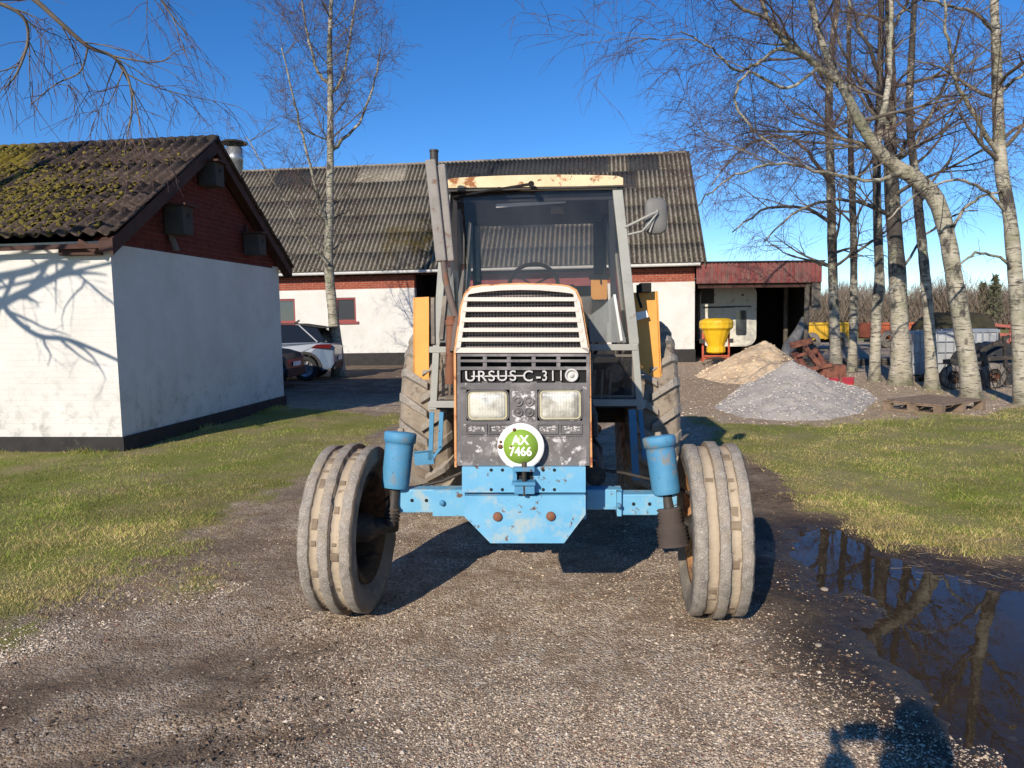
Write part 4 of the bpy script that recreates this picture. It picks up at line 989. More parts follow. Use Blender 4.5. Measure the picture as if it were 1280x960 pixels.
# --- cab
CF = 1.34           # front plane of the cab
CB = 2.75
b = MB()
def pil(a, c, ya, w_, h_): b.bar(TP(*a, ya), TP(*c, ya), w_, h_, up=(0, 1, 0))
pil((559.5,236), (546,430), CF, .055, .05); pil((546,430), (542,512), CF, .05, .05)
pil((771.5,236), (792.5,430), CF, .070, .05); pil((793,428), (800,512), CF, .05, .05)
pil((560,235.5), (772,232.5), CF, .05, .05)
pil((537,437), (600,437), CF-.005, .045, .05); pil((730,434), (797,434), CF-.005, .045, .05)
pil((537,505), (600,505), CF, .05, .06); pil((730,503), (803,503), CF, .05, .055)
pil((790,232), (806,508), CF+.01, .03, .03) if False else None
# rear frame, roof rails, side pillars
xlt, zt_ = T(560, 236, CF); xrt, _ = T(772, 236, CF); xlb, zb_ = T(540, 508, CF); xrb, _ = T(802, 508, CF)
for (xt, xb2) in ((xlt, xlb), (xrt, xrb)):
    b.bar((xt, CB, zt_), (xb2, CB, zb_), .06, .06, up=(0,1,0)); b.bar((xt, CF, zt_), (xt, CB, zt_), .05, .05)
    b.bar((xt+(xb2-xt)*.72, CF, zt_+(zb_-zt_)*.72), (xt+(xb2-xt)*.72, CB, zt_+(zb_-zt_)*.72), .05, .05)
    b.bar((xb2, CF, zb_), (xb2, CB, zb_), .06, .06); b.bar((xt*1.0, 2.05, zt_), (xt+(xb2-xt)*.72, 2.05, zt_+(zb_-zt_)*.72), .04, .04, up=(0,1,0))
cabf = b.build('cab_frame', M_GREYP, tr, bevel=.004)
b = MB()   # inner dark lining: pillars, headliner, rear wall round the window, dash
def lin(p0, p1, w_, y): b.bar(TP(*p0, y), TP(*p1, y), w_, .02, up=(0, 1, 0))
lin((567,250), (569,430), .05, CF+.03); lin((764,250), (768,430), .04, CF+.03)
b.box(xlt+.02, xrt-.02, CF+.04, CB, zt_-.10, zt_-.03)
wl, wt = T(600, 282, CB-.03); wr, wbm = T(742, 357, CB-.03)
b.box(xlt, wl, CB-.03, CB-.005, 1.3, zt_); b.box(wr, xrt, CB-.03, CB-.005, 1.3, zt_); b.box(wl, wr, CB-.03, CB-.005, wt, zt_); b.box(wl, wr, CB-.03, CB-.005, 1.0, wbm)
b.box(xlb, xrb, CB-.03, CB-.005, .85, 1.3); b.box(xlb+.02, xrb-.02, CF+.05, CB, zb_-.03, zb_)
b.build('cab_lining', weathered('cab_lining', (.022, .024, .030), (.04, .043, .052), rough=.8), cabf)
b = MB(); b.prism(poly([(563,241),(768,238),(785,428),(552,430)], CF-.0), CF-.001, CF+.004); ws = b.build('windshield', M_WS, cabf)
b = MB(); b.prism([T(600, 282, CB-.02), T(742, 282, CB-.02), T(742, 357, CB-.02), T(600, 357, CB-.02)], CB-.022, CB-.018); b.build('rear_window', M_WS, cabf)
for (xt, xb2) in ((xlt, xlb), (xrt, xrb)):
    b = MB(); s_ = .72; xm, zm = xt+(xb2-xt)*s_, zt_+(zb_-zt_)*s_
    b.add([(xt, CF+.03, zt_-.02), (xt, CB-.04, zt_-.02), (xm, CB-.04, zm), (xm, CF+.03, zm)], [(0,1,2,3)]); o = b.build('side_window', M_WS, cabf); o.modifiers.new('s', 'SOLIDIFY').thickness = .004
    b = MB(); b.add([(xm, CF+.6, zm), (xm, CB-.04, zm), (xb2, CB-.04, zb_), (xb2, CF+.6, zb_)], [(0,1,2,3)]); o = b.build('lower_side_panel', M_GREYP, cabf); o.modifiers.new('s', 'SOLIDIFY').thickness = .01
# lower right pane in front, pale reflection in its colour, with bright edge strip
b = MB(); b.prism(poly([(735,396),(752,384),(768,368),(783,428),(738,428)], CF-.04), CF-.042, CF-.037); b.build('lower_pane', M_WSD, cabf)
b = MB(); b.bar(TP(768, 368, CF-.045), TP(777, 426, CF-.045), .018, .01, up=(0,1,0)); b.build('edge_trim', M_GUTTER, cabf)
b = MB(); b.prism(poly([(553,378),(566,340),(572,428),(549,428)], CF-.03), CF-.032, CF-.027); b.build('lower_pane', M_WSD, cabf)
b = MB(); b.bar(TP(556, 370, CF-.05), TP(551, 424, CF-.05), .03, .012, up=(0,1,0)); b.bar(TP(541, 372, CF-.03), TP(541.5, 430, CF-.03), .025, .03, up=(0,1,0)); b.build('rubber_strip', M_RUBS, cabf)
# lower front windows
for (a, c, e, f) in ((545,444,572,499),(738,443,793,497)):
    b = MB(); b.prism([T(a, f, CF+.01), T(e, f, CF+.01), T(e, c, CF+.01), T(a, c, CF+.01)], CF+.008, CF+.012); lw = b.build('lower_window', M_WS, cabf)
    b = MB()
    ou = [T(a, f, CF), T(e, f, CF), T(e, c, CF), T(a, c, CF)]; ii = [T(a+3, f-3, CF), T(e-3, f-3, CF), T(e-3, c+3, CF), T(a+3, c+3, CF)]; ring(b, ou, ii, CF-.005, CF+.02)
    b.build('window_seal', M_RUBS, lw)
b = MB(); rg = random.Random(4)   # levers, pedals and pipes seen through the lower windows
for i in range(5):
    x = xlb+.06+.05*i; b.tube([(x, CF+.15, 1.0), (x+.01, CF+.12, 1.2), (x-.02, CF+.2, 1.38)], .012, 6)
b.tube([(xlb+.2, CF+.25, 1.15), (xlb+.2, CF+.35, 1.2)], [.09, .07], 12); b.tube([(xrb-.18, CF+.2, 1.22), (xrb-.18, CF+.3, 1.24)], [.07, .06], 12)
for i in range(3): b.tube([(xrb-.35+.06*i, CF+.1, 1.02), (xrb-.33+.06*i, CF+.2, 1.25)], .012, 6)
b.box(xlb+.05, xlb+.3, CF+.08, CF+.3, 1.02, 1.08); b.build('control_lever', M_MUD, cabf)
# dashboard, steering wheel, seat
b = MB(); b.box(-.33, .40, CF+.05, CF+.28, 1.15, T(650, 372, CF+.1)[1]); b.build('dashboard', M_PANEL, cabf, bevel=.02)
sc_ = Vector(TP(667, 356, CF+.45)); b = MB(); n = 32; rr = .19
Ms = Matrix.Rotation(R(-28), 3, 'X')
pts = [sc_+Ms @ Vector((rr*math.cos(2*math.pi*i/n), 0, rr*math.sin(2*math.pi*i/n))) for i in range(n+1)]
pts = [sc_+Matrix.Rotation(R(62), 3, 'X') @ Vector((rr*math.cos(2*math.pi*i/n), rr*math.sin(2*math.pi*i/n), 0)) for i in range(n+1)]
b.tube(pts, .016, 8, caps=False)
for a in (0.5, 2.6, 4.7): b.tube([sc_, sc_+Matrix.Rotation(R(62), 3, 'X') @ Vector((rr*math.cos(a), rr*math.sin(a), 0))], .008, 6)
b.tube([sc_, sc_+Vector((0, -.25, -.3))], .02, 8); b.build('steering_wheel', M_BLACK, cabf)
b = MB(); sx_, sz_ = T(625, 352, CF+.95); b.box(-.14, .30, CF+.85, CF+1.2, 1.30, 1.42); b.box(-.14, .30, CF+1.15, CF+1.26, 1.42, T(650, 357, CF+1.2)[1]); b.build('seat', weathered('seat_cloth', (.16, .11, .07), (.22, .15, .10), rough=.9), cabf, bevel=.03)
b = MB(); b.prism(rrect(*T(739, 374.5, CF+.10), *T(759, 347, CF+.10), .015), CF+.10, CF+.16); ob = b.build('orange_box', M_YEL, cabf); b = MB(); rect(737, 343, 762, 349, CF+.09, CF+.18); b.tube([TP(751, 350, CF+.095), TP(751.5, 355, CF+.09)], .006, 6); b.build('clip', M_BLACK, ob)
b = MB(); b.bar(TP(620, 257.5, CF+.08), TP(707, 251.5, CF+.08), .025, .012, up=(0,1,0)); b.build('visor_bar', M_WHITE, cabf)
b = MB(); b.bar(TP(596, 283, CB-.10), TP(598, 352, CB-.10), .03, .02, up=(0,1,0)); b.bar(TP(572, 262, CF+.12), TP(580, 330, CF+.12), .05, .02, up=(0,1,0)); b.build('inner_post', M_GREYP, cabf)
b = MB(); b.tube([(xrt-.06, CF+.9, zt_-.1), (xrt-.02, CF+.9, 1.6)], .012, 6); b.tube([(xlt+.12, CF+.06, zt_-.06), (xlt+.10, CF+.05, 1.9), (xlt+.04, CF+.06, 1.5)], .008, 6); b.build('cable', M_BLACK, cabf)
b = MB(); b.box(.1, .2, CF+.3, CF+.5, zt_-.13, zt_-.1); b.build('roof_lamp', M_GREYP, cabf)
# roof
b = MB(); n = 40; xa, za = T(557, 233.5, CF-.10); xb_, zb2 = T(779.5, 230.5, CF-.10); hT = T(668, 217, CF-.10)[1]-T(668, 232, CF-.10)[1]
prof = []
for i in range(n+1):
    k = i/n; x = xa+(xb_-xa)*k; e = 1-abs(2*k-1)**30; prof.append((x, za+(zb2-za)*k+hT*(.80+.20*(1-(2*k-1)**2))*(.80+.20*e)))
b.prism(prof[::-1]+[(xa, za), (xb_, zb2)][0:1]+[(xb_, zb2)], CF-.055, CB+.12)
rf = b.build('cab_roof', M_ROOFP, tr, bevel=.008)
b = MB(); b.box(xa-.004, xb_+.008, CF-.060, CB+.13, min(za, zb2)-.007, min(za, zb2)+.004); b.build('drip_edge', M_OIL, rf)
# wiper
b = MB(); p0 = TP(664, 230, CF-.15); p1 = TP(612, 238, CF-.09); p2 = TP(566, 246, CF-.03)
b.tube([p0, p1, p2], [.011, .007, .005], 6); b.bar(TP(625, 234.5, CF-.09), TP(566, 247, CF-.012), .014, .010); b.tube([TP(664, 230, CF-.10), TP(664, 230, CF-.17)], .022, 10); b.build('wiper', M_BLACK, cabf)
# mirror
b = MB(); mc = TP(819, 270.5, CF-.02); sx2, sz2 = T(833, 292.5, CF-.02)
ou = rrect(T(806, 292.5, CF-.02)[0], sz2, T(833.5, 292, CF-.02)[0], T(820, 247, CF-.02)[1], .055)
mxx, mzz = mc[0], mc[2]
vs = [];m = len(ou)
for k, y in ((.93, .03), (1, .022), (1, .0), (.9, -.012), (.5, -.02), (0.0, -.022)):
    for (x, z) in ou: vs.append((mxx+(x-mxx)*k, CF-.02+y, mzz+(z-mzz)*k))
b.add(vs, [(q*m+i, q*m+(i+1) % m, (q+1)*m+(i+1) % m, (q+1)*m+i) for q in range(5) for i in range(m)]+[tuple(range(m))], 0, True)
mir = b.build('mirror', weathered('mirror_back_grey', (.13, .125, .12), (.18, .175, .16), rough=.6), cabf)
b = MB(); b.tube([TP(777, 286, CF), TP(790, 280, CF-.06), TP(814, 268, CF-.08), TP(822, 265, CF-.06)], .010, 8); b.tube([TP(782, 294, CF), TP(803, 289, CF-.07), TP(811, 280, CF-.08), TP(822, 266, CF-.06)], .008, 8)
b.tube([TP(822, 262, CF-.06), TP(812, 290, CF-.055)], .007, 6); b.build('mirror_arm', M_GREYP, mir)
# exhaust
EX = .92
b = MB(); b.tube([TP(542.5, 205, EX), TP(542.5, 188, EX)], .028, 16); b.tube([TP(542.5, 190, EX), TP(542.5, 187.5, EX)], [.031, .031], 16)
tip = b.build('exhaust_tip', weathered('exhaust_tip', (.03, .028, .026), (.05, .045, .04), rough=.6), None); b = MB(); e0 = TP(555, 330, EX); b.tube([TP(554, 325, EX), TP(557, 350, EX), TP(566, 385, EX), TP(571, 400, EX-.1), TP(566, 440, EX-.2)], [.020, .022, .024, .024, .02], 12)
ex = b.build('exhaust_pipe', weathered('exhaust_rust', (.10, .075, .062), (.15, .115, .095), rough=.8, patch=(.2, .1, .06), bump=.5), tr); tip.parent = ex
b = MB(); b.bar(TP(538.5, 200, EX), TP(552, 327, EX), .072, .06, up=(0, 1, 0)); b.bar(TP(550.5, 206, EX+.03), TP(562, 327, EX+.03), .072, .06, up=(0, 1, 0)); b.build('muffler', M_EXH, ex, bevel=.01)
b = MB(); b.tube([TP(564, 395, EX-.1), TP(562, 480, EX-.1)], [.032, .030], 14); b.tube([TP(564, 400, EX-.1), TP(564, 406, EX-.1)], .040, 14); b.build('manifold_pipe', M_RUST, ex)
# fenders (yellow)
FD = 1.75
b = MB(); q = poly([(517,372),(536,371),(536,491),(516.5,466)], FD); b.prism(q, FD, FD+.02); b.prism(poly([(516.5,372),(519,372),(519,468),(516.5,466)], FD), FD, 3.0)
b.add([(q[0][0], FD, q[0][1]), (xlb, FD, q[1][1]), (xlb, 3.1, q[1][1]-.05), (q[0][0], 3.1, q[0][1]-.05)], [(0,1,2,3)]); b.build('fender', M_YEL, tr)
b = MB(); q = poly([(791,366),(821,364),(826,470),(803,493)], FD); b.prism(q, FD, FD+.02); b.prism(poly([(820,364),(822.5,364),(827,470),(825,471)], FD), FD, 3.0)
b.add([(q[1][0], FD, q[1][1]), (xrb, FD, q[0][1]), (xrb, 3.1, q[0][1]-.05), (q[1][0], 3.1, q[1][1]-.05)], [(0,1,2,3)]); fr_ = b.build('fender', M_YEL, tr)
b = MB(); b.box(T(799, 365, FD-.05)[0], T(813, 365, FD-.05)[0], FD-.12, FD, T(800, 366, FD)[1], T(800, 354.5, FD)[1]); b.tube([TP(797, 356, FD-.1), TP(797, 370, FD-.1), TP(802, 385, FD-.1)], .012, 6); b.build('rear_lamp', M_BLACK, fr_, bevel=.01)
b = MB(); b.prism(poly([(793,391),(808,388),(811,396),(795,401)], FD-.06), FD-.065, FD-.06); b.build('paper_tag', M_WHITE, fr_)
# access ladder
b = MB(); S_ = 1.15
b.bar(TP(540, 515, S_), TP(538, 575, S_), .03, .02, up=(0,1,0)); b.bar(TP(552, 515, S_), TP(550, 560, S_), .03, .02, up=(0,1,0)); b.bar(TP(518, 573, S_), TP(542, 571, S_), .02, .10); b.bar(TP(518, 566, S_), TP(540, 564, S_), .02, .012)
b.bar(TP(541, 572, S_), TP(552, 558, S_), .02, .02)
b.build('step_ladder', M_BLUED, tr)
b = MB(); b.bar(TP(790, 512, S_), TP(795, 600, S_), .05, .02, up=(0,1,0)); b.bar(TP(800, 512, S_+.2), TP(806, 575, S_+.2), .03, .02, up=(0,1,0)); b.build('step_bracket', M_BLUED, tr)
# ---------------------------------------------------------------- trees
def bark(name='birch_bark', dk=.14):
    t = NT(name); sx = t.n('ShaderNodeSeparateXYZ'); t.link(t.c, sx.inputs[0])
    n1 = t.noise(3.5, 5, .6); c = t.mix(t.ramp(n1, .35, .65), (.31, .275, .20), (.46, .42, .33))
    c = t.mix(t.ramp(t.noise(1.3, 5, .65), .48, .66), c, (.20, .20, .12))
    ln = t.noise(4.5, 6, .7, vec=t.sc(1.2, 1.2, 7.5)); c = t.mix(t.ramp(ln, .52, .62), c, (.045, .038, .032))
    bl = t.noise(3.2, 5, .65, vec=t.sc(1, 1, .55)); c = t.mix(t.ramp(t.math('ADD', bl, t.ramp(sx.outputs[2], 1.2, 3.4, -.03, dk)), .55, .64), c, (.055, .048, .040))  # dark bark patches, plus branch shade painted in, growing with height
    low = t.ramp(t.math('ADD', sx.outputs[2], t.math('MULTIPLY', t.noise(4, 4), .5)), .15, .55, .85, 0); c = t.mix(low, c, (.09, .085, .045))
    t.col(c); t.rough(.8); t.bump(t.math('SUBTRACT', t.noise(20, 6, .7), t.math('MULTIPLY', ln, .8)), .6, .02); return t.m
M_BARK = bark(); M_BARKP = bark('pale_birch_bark', .02)
M_LIMB = weathered('branch_bark', (.085, .065, .050), (.20, .17, .13), scale=5, rough=.9, bump=.5)
M_TWIG = NT('twig_bark'); M_TWIG.col((.10, .056, .046)); M_TWIG.rough(.75); M_TWIG = M_TWIG.m
class Tw:
    """fast accumulation of three sided twigs"""
    def __init__(s): s.v = []; s.f = []
    def add(s, pts, r0, r1, k=3):
        m = len(pts); o = len(s.v)
        for i, p in enumerate(pts):
            a = pts[min(i+1, m-1)]-pts[max(i-1, 0)]
            u = Vector((-a.y, a.x, 0)) if abs(a.x)+abs(a.y) > 1e-5 else Vector((1, 0, 0)); u.normalize(); w_ = a.cross(u).normalized(); r = r0+(r1-r0)*i/(m-1)
            for q in range(k): t = 6.2832*q/k; s.v.append(p+u*(r*math.cos(t))+w_*(r*math.sin(t)))
        for i in range(m-1):
            for q in range(k): s.f.append((o+i*k+q, o+i*k+(q+1) % k, o+(i+1)*k+(q+1) % k, o+(i+1)*k+q))
    def build(s, name, mat, parent):
        me = bpy.data.meshes.new(name); me.from_pydata(s.v, [], s.f); me.materials.append(mat)
        me.polygons.foreach_set('use_smooth', [True]*len(s.f)); me.update()
        o = bpy.data.objects.new(name, me); COL.objects.link(o); o.parent = parent; return o
def walk(rg, p, d, L, n, wob, grav):
    pts = [p.copy()]; d = d.normalized(); st = L/n
    for i in range(n):
        d = (d+Vector((rg.gauss(0, wob), rg.gauss(0, wob), rg.gauss(0, wob)+grav))).normalized(); p = p+d*st; pts.append(p.copy())
    return pts
def twigs(rg, tw, pts, L, dens, droop, r=.0042, sub=2):
    """fine hanging twigs along a branch"""
    for i in range(len(pts)-1):
        seg = pts[i+1]-pts[i]; n = dens*seg.length; n = int(n)+(rg.random() < n-int(n))
        for k in range(n):
            p = pts[i]+seg*rg.random(); dr = seg.normalized()
            d = (dr*.8+Vector((rg.gauss(0, .55), rg.gauss(0, .55), rg.gauss(0, .45)))).normalized()
            l = L*rg.uniform(.4, 1.15); q = walk(rg, p, d, l, 4, .16, -droop)
            tw.add(q, r, r*.5)
            for s_ in range(sub):
                j = rg.randint(1, 3); d2 = ((q[j+1]-q[j]).normalized()+Vector((rg.gauss(0, .6), rg.gauss(0, .6), rg.gauss(0, .4)-.15))).normalized()
                tw.add(walk(rg, q[j], d2, l*rg.uniform(.3, .6), 3, .15, -droop), r*.75, r*.4)
def branch(rg, lim, tw, p, d, L, r, lvl, droop, dens, up=.05, tl=.7, nch=5, tr_=.0042):
    q = walk(rg, p, d, L, 7, .11, up); lim.tube(q, [r*(1-.8*i/7) for i in range(8)], 6 if r > .03 else 5, caps=False)
    if lvl > 0:
        for k in range(nch):
            f = rg.uniform(.25, .98); i = min(int(f*7), 6); pp = q[i]+(q[i+1]-q[i])*(f*7-i); dd = (q[i+1]-q[i]).normalized()
            side = Vector((rg.gauss(0, 1), rg.gauss(0, 1), rg.gauss(0, .6))); side -= dd*side.dot(dd); side.normalize()
            branch(rg, lim, tw, pp, dd+side*rg.uniform(.5, 1.0), L*rg.uniform(.38, .62), r*(1-.75*f)*.62, lvl-1, droop, dens, up*.5, tl, nch, tr_)
    twigs(rg, tw, q[2:], tl, dens*(1 if lvl == 0 else .5), droop, tr_)
    return q
WM = .77
def make_tree(label, nodes, limbs, auto, seed, group, name='birch_tree', cat='tree', twl=.6, dens=6, droop=.16, tr_=.0042, zmin=3.0, outl=2.2, up=.04, lvl=1, nch=5, bias=None, rmul=1.0, pale=False):
    """nodes: [(px, py, depth, width_px)] up the trunk; limbs: extra hand placed limbs in the same form"""
    rg = random.Random(seed); base = P(nodes[0][0], nodes[0][1], nodes[0][2]); base.z = 0
    root = thing(name, base, label, cat, 0, group)
    def conv(ns):
        pts = [P(a, b_, d)-base for a, b_, d, w_ in ns]; rr = [w_/2/F*d*WM for a, b_, d, w_ in ns]
        # smooth with Catmull-Rom
        op, orr = [], []
        for i in range(len(pts)-1):
            p0 = pts[max(i-1, 0)]; p1 = pts[i]; p2 = pts[i+1]; p3 = pts[min(i+2, len(pts)-1)]
            for k in range(5):
                t = k/5; op.append(.5*((2*p1)+(-p0+p2)*t+(2*p0-5*p1+4*p2-p3)*t*t+(-p0+3*p1-3*p2+p3)*t**3)); orr.append(rr[i]+(rr[i+1]-rr[i])*t)
        op.append(pts[-1]); orr.append(rr[-1]); return op, orr
    b = MB(); pts, rr = conv(nodes)
    pts[0].z = -.08; rr[0] *= 1.25; rr[1] *= 1.08
    rr = [r*(1+rg.uniform(-.05, .06)) for r in rr]
    b.tube(pts, rr, 14)
    allp = [(pts, rr)]
    for l in limbs:
        p2, r2 = conv(l); p2 = [p_+Vector((rg.gauss(0, .014), rg.gauss(0, .014), rg.gauss(0, .014))) if q_ > 2 else p_ for q_, p_ in enumerate(p2)]; b.tube(p2, r2, 10, caps=False); allp.append((p2, r2))
    b.build('trunk', M_BARKP if pale else M_BARK, root)
    lim = MB(); tw = Tw()
    for j, (pp, r2) in enumerate(allp):
        tot = sum((pp[i+1]-pp[i]).length for i in range(len(pp)-1)); n = int(auto*tot*(1 if j == 0 else 1.3))
        for k in range(n):
            i = rg.randint(1, len(pp)-2); p = pp[i]
            if p.z < zmin: continue
            a = rg.uniform(0, 6.283); hd = Vector((math.cos(a), math.sin(a), 0))
            if bias is not None: hd = (hd+Vector(bias)*rg.random()).normalized()
            sc2 = rg.uniform(.5, 1.1); r0 = min(r2[i]*.42, .045)*rmul
            branch(rg, lim, tw, p, hd+Vector((0, 0, rg.uniform(.15, .9))), outl*sc2, max(r0, .010), lvl, droop, dens, up, twl, nch, tr_)
        if j > 0: twigs(rg, tw, pp[len(pp)//3:], twl, dens, droop, tr_)
    br = lim.build('branches', M_LIMB, root, fixn=False)
    tw.build('twigs', M_TWIG, br)
    return root
GR_ = 'birches in a row beside the farm yard'
# far left birch standing before the barn
make_tree('slender bare birch growing in front of the barn beside the parked car',
 [(424,473,22.2,26),(421,440,22.2,21),(416,390,22.2,17),(411,330,22.2,15),(412,260,22.1,13),(413,190,22,11),(413,120,22,9),(412,60,22,8),(414,0,22,6),(416,-60,22,4),(416,-130,22,2)],
 [[(411,285,22.1,7),(400,255,21.8,5),(390,215,21.5,4.5),(378,170,21.2,4),(366,120,21,3),(352,60,21,2)],
  [(413,190,22,7),(428,175,22.2,5),(448,155,22.4,4),(466,110,22.6,3),(476,60,22.8,2)],
  [(410,330,22,5),(385,300,21.6,3),(362,262,21.3,2.5),(335,215,21,2),(308,170,20.8,1.5)],
  [(412,105,22,6),(398,90,21.8,5),(388,60,21.6,4),(380,20,21.4,3),(376,-30,21,2)],
  [(413,120,22,5),(430,90,22.3,4),(438,40,22.4,3),(446,-10,22.6,2)]],
 2.7, 21, None, pale=True, twl=.6, dens=6.5, droop=-.02, tr_=.0046, zmin=2.9, outl=2.0, up=.10, rmul=.65)
# row at the right
make_tree('straight narrow birch, leftmost of the row at the right', [(1045,462,21,22),(1044,430,21,17),(1042,380,21,15),(1040,300,21,14),(1038,210,21,13),(1036,130,21,12),(1040,60,21,10),(1048,-10,21,8),(1052,-90,21,5),(1055,-160,21,2)],
 [[(1038,230,21,7),(1010,190,20.5,5),(975,170,20,4),(930,185,19.5,3),(890,230,19,2)],[(1040,280,21,6),(1010,262,20.4,5),(960,260,20,4),(915,290,19.6,2)],[(1037,110,21,6),(1000,60,20.6,4),(960,30,20.2,3)]], 1.5, 31, GR_, bias=(-.5,-.3,0), dens=8.5, outl=2.6, zmin=2.7, up=.02, twl=.8)
make_tree('thin birch directly right of the leftmost birch', [(1065,464,20.7,17),(1066,430,20.7,13),(1067,380,20.7,11.5),(1067,300,20.7,11),(1064,210,20.7,9),(1062,120,20.7,8),(1061,40,20.7,7),(1064,-40,20.7,5),(1068,-140,20.7,2)],
 [[(1065,230,20.7,5),(1090,200,20.9,4),(1110,150,21,2)]], 1.1, 32, GR_, dens=6, outl=2.0, zmin=3.0, up=.06)
make_tree('birch with a dark knot at head height in the right row', [(1093,477,17.6,20),(1094,440,17.6,16),(1096,385,17.6,15),(1099,360,17.6,17),(1099,330,17.6,14),(1097,280,17.6,13),(1096,210,17.6,12),(1099,130,17.6,11),(1101,50,17.6,9),(1103,-40,17.6,7),(1105,-150,17.6,3)],
 [[(1098,150,17.6,7),(1078,110,17.2,5),(1052,60,17,4),(1035,10,16.8,3)],[(1101,60,17.6,6),(1125,20,17.9,5),(1150,-30,18.1,3)]], 1.2, 33, GR_, dens=6.5, outl=2.2, zmin=3.3, up=.05)
make_tree('thickest straight birch with a mossy flared foot in the right row', [(1125,485,16.6,40),(1126,455,16.6,31),(1124,400,16.6,27),(1121,330,16.6,25),(1116,260,16.6,22),(1113,190,16.6,19),(1113,110,16.6,16),(1112,30,16.6,13),(1112,-60,16.6,10),(1114,-200,16.6,4)],
 [[(1113,215,16.6,9),(1140,170,16.2,6),(1175,135,16,5),(1215,120,15.6,3)],[(1113,120,16.6,9),(1090,70,16.2,6),(1068,20,16,4),(1050,-40,15.7,2)],[(1121,350,16.6,5),(1150,300,16.8,4),(1190,270,17,3),(1220,262,17.2,2)],[(1116,270,16.6,8),(1060,250,15.8,5),(1000,262,15,4),(955,300,14.6,2)]], 1.5, 34, GR_, dens=8.5, outl=2.8, zmin=3.6, up=.03, bias=(-.3,0,0), twl=.8)
make_tree('pale slim birch in front of the white plastic tank in the right row', [(1165,485,15.6,24),(1164,455,15.6,18),(1161,400,15.6,16),(1156,340,15.6,15),(1150,280,15.6,14),(1144,220,15.7,13),(1137,150,15.8,11),(1139,80,15.9,10),(1143,0,16,8),(1147,-100,16,5),(1150,-180,16,2)],
 [[(1140,190,15.8,6),(1165,140,15.8,5),(1190,80,15.7,4),(1205,20,15.6,2)]], 1.1, 35, GR_, dens=6, outl=2.1, zmin=3.2, up=.06)
make_tree('large birch whose trunk bends sharply to the left over the yard', [(1214,500,13.6,33),(1212,470,13.6,28),(1203,410,13.6,26),(1193,350,13.6,24),(1184,295,13.6,24),(1170,250,13.6,25),(1148,226,13.55,24),(1120,208,13.5,22),(1100,190,13.4,18),(1078,158,13.3,16),(1058,118,13.2,14),(1038,80,13.1,12),(1022,35,13,10),(1012,-10,12.9,9),(1006,-80,12.8,6),(1000,-160,12.6,3)],
 [[(1045,100,13.1,12),(1015,76,12.9,11),(985,54,12.7,9),(962,25,12.5,8),(950,-10,12.3,6),(940,-60,12.1,4)],
  [(1095,185,13.4,13),(1105,140,13.6,10),(1112,90,13.9,8),(1113,30,14.1,7),(1118,-40,14.3,5)],
  [(1010,72,12.9,7),(975,62,12.6,6),(945,80,12.3,5),(920,88,12,4),(890,60,11.6,3),(850,40,11.2,2)],
  [(1030,78,13,6),(985,110,12.8,5),(935,90,12.6,4),(920,130,12.5,4),(955,175,12.5,3),(1000,205,12.6,2)],
  [(962,25,12.5,6),(920,5,12,5),(870,-20,11.5,4),(810,-30,11,3),(760,-5,10.6,2)],
  [(1130,214,13.5,8),(1090,225,13,6),(1030,215,12.6,5),(970,205,12.2,4),(910,225,11.8,3),(870,260,11.5,2)],
  [(1184,300,13.6,5),(1205,262,13.3,5),(1228,245,13,4),(1255,240,12.7,3)]],
 1.25, 36, GR_, dens=8.5, outl=2.4, zmin=3.9, up=-.01, droop=.17, bias=(-.6,-.2,0), tr_=.0043, twl=.8, nch=6, pale=True)
make_tree('twisting birch at the right edge of the picture', [(1279,512,12.8,30),(1277,470,12.8,25),(1273,400,12.8,22),(1268,330,12.8,21),(1262,270,12.8,20),(1252,215,12.8,19),(1248,150,12.8,17),(1246,80,12.8,15),(1243,10,12.8,12),(1240,-70,12.8,8),(1238,-160,12.8,4)],
 [[(1251,195,12.8,9),(1220,150,12.5,7),(1195,100,12.2,6),(1185,50,12,5),(1180,0,11.8,4),(1176,-50,11.6,3)],
  [(1258,265,12.8,7),(1228,235,12.5,5),(1190,225,12.2,4),(1150,240,12,3),(1110,275,11.8,2)],
  [(1247,120,12.8,7),(1275,95,12.5,5),(1310,85,12.2,4)],
  [(1270,340,12.8,6),(1245,320,12.6,4),(1215,318,12.4,4),(1195,340,12.3,2)],
  [(1244,40,12.8,7),(1215,15,12.4,5),(1180,5,12,4),(1130,-5,11.6,3)]],
 1.3, 37, GR_, pale=True, dens=7, outl=2.2, zmin=3.6, up=.03)
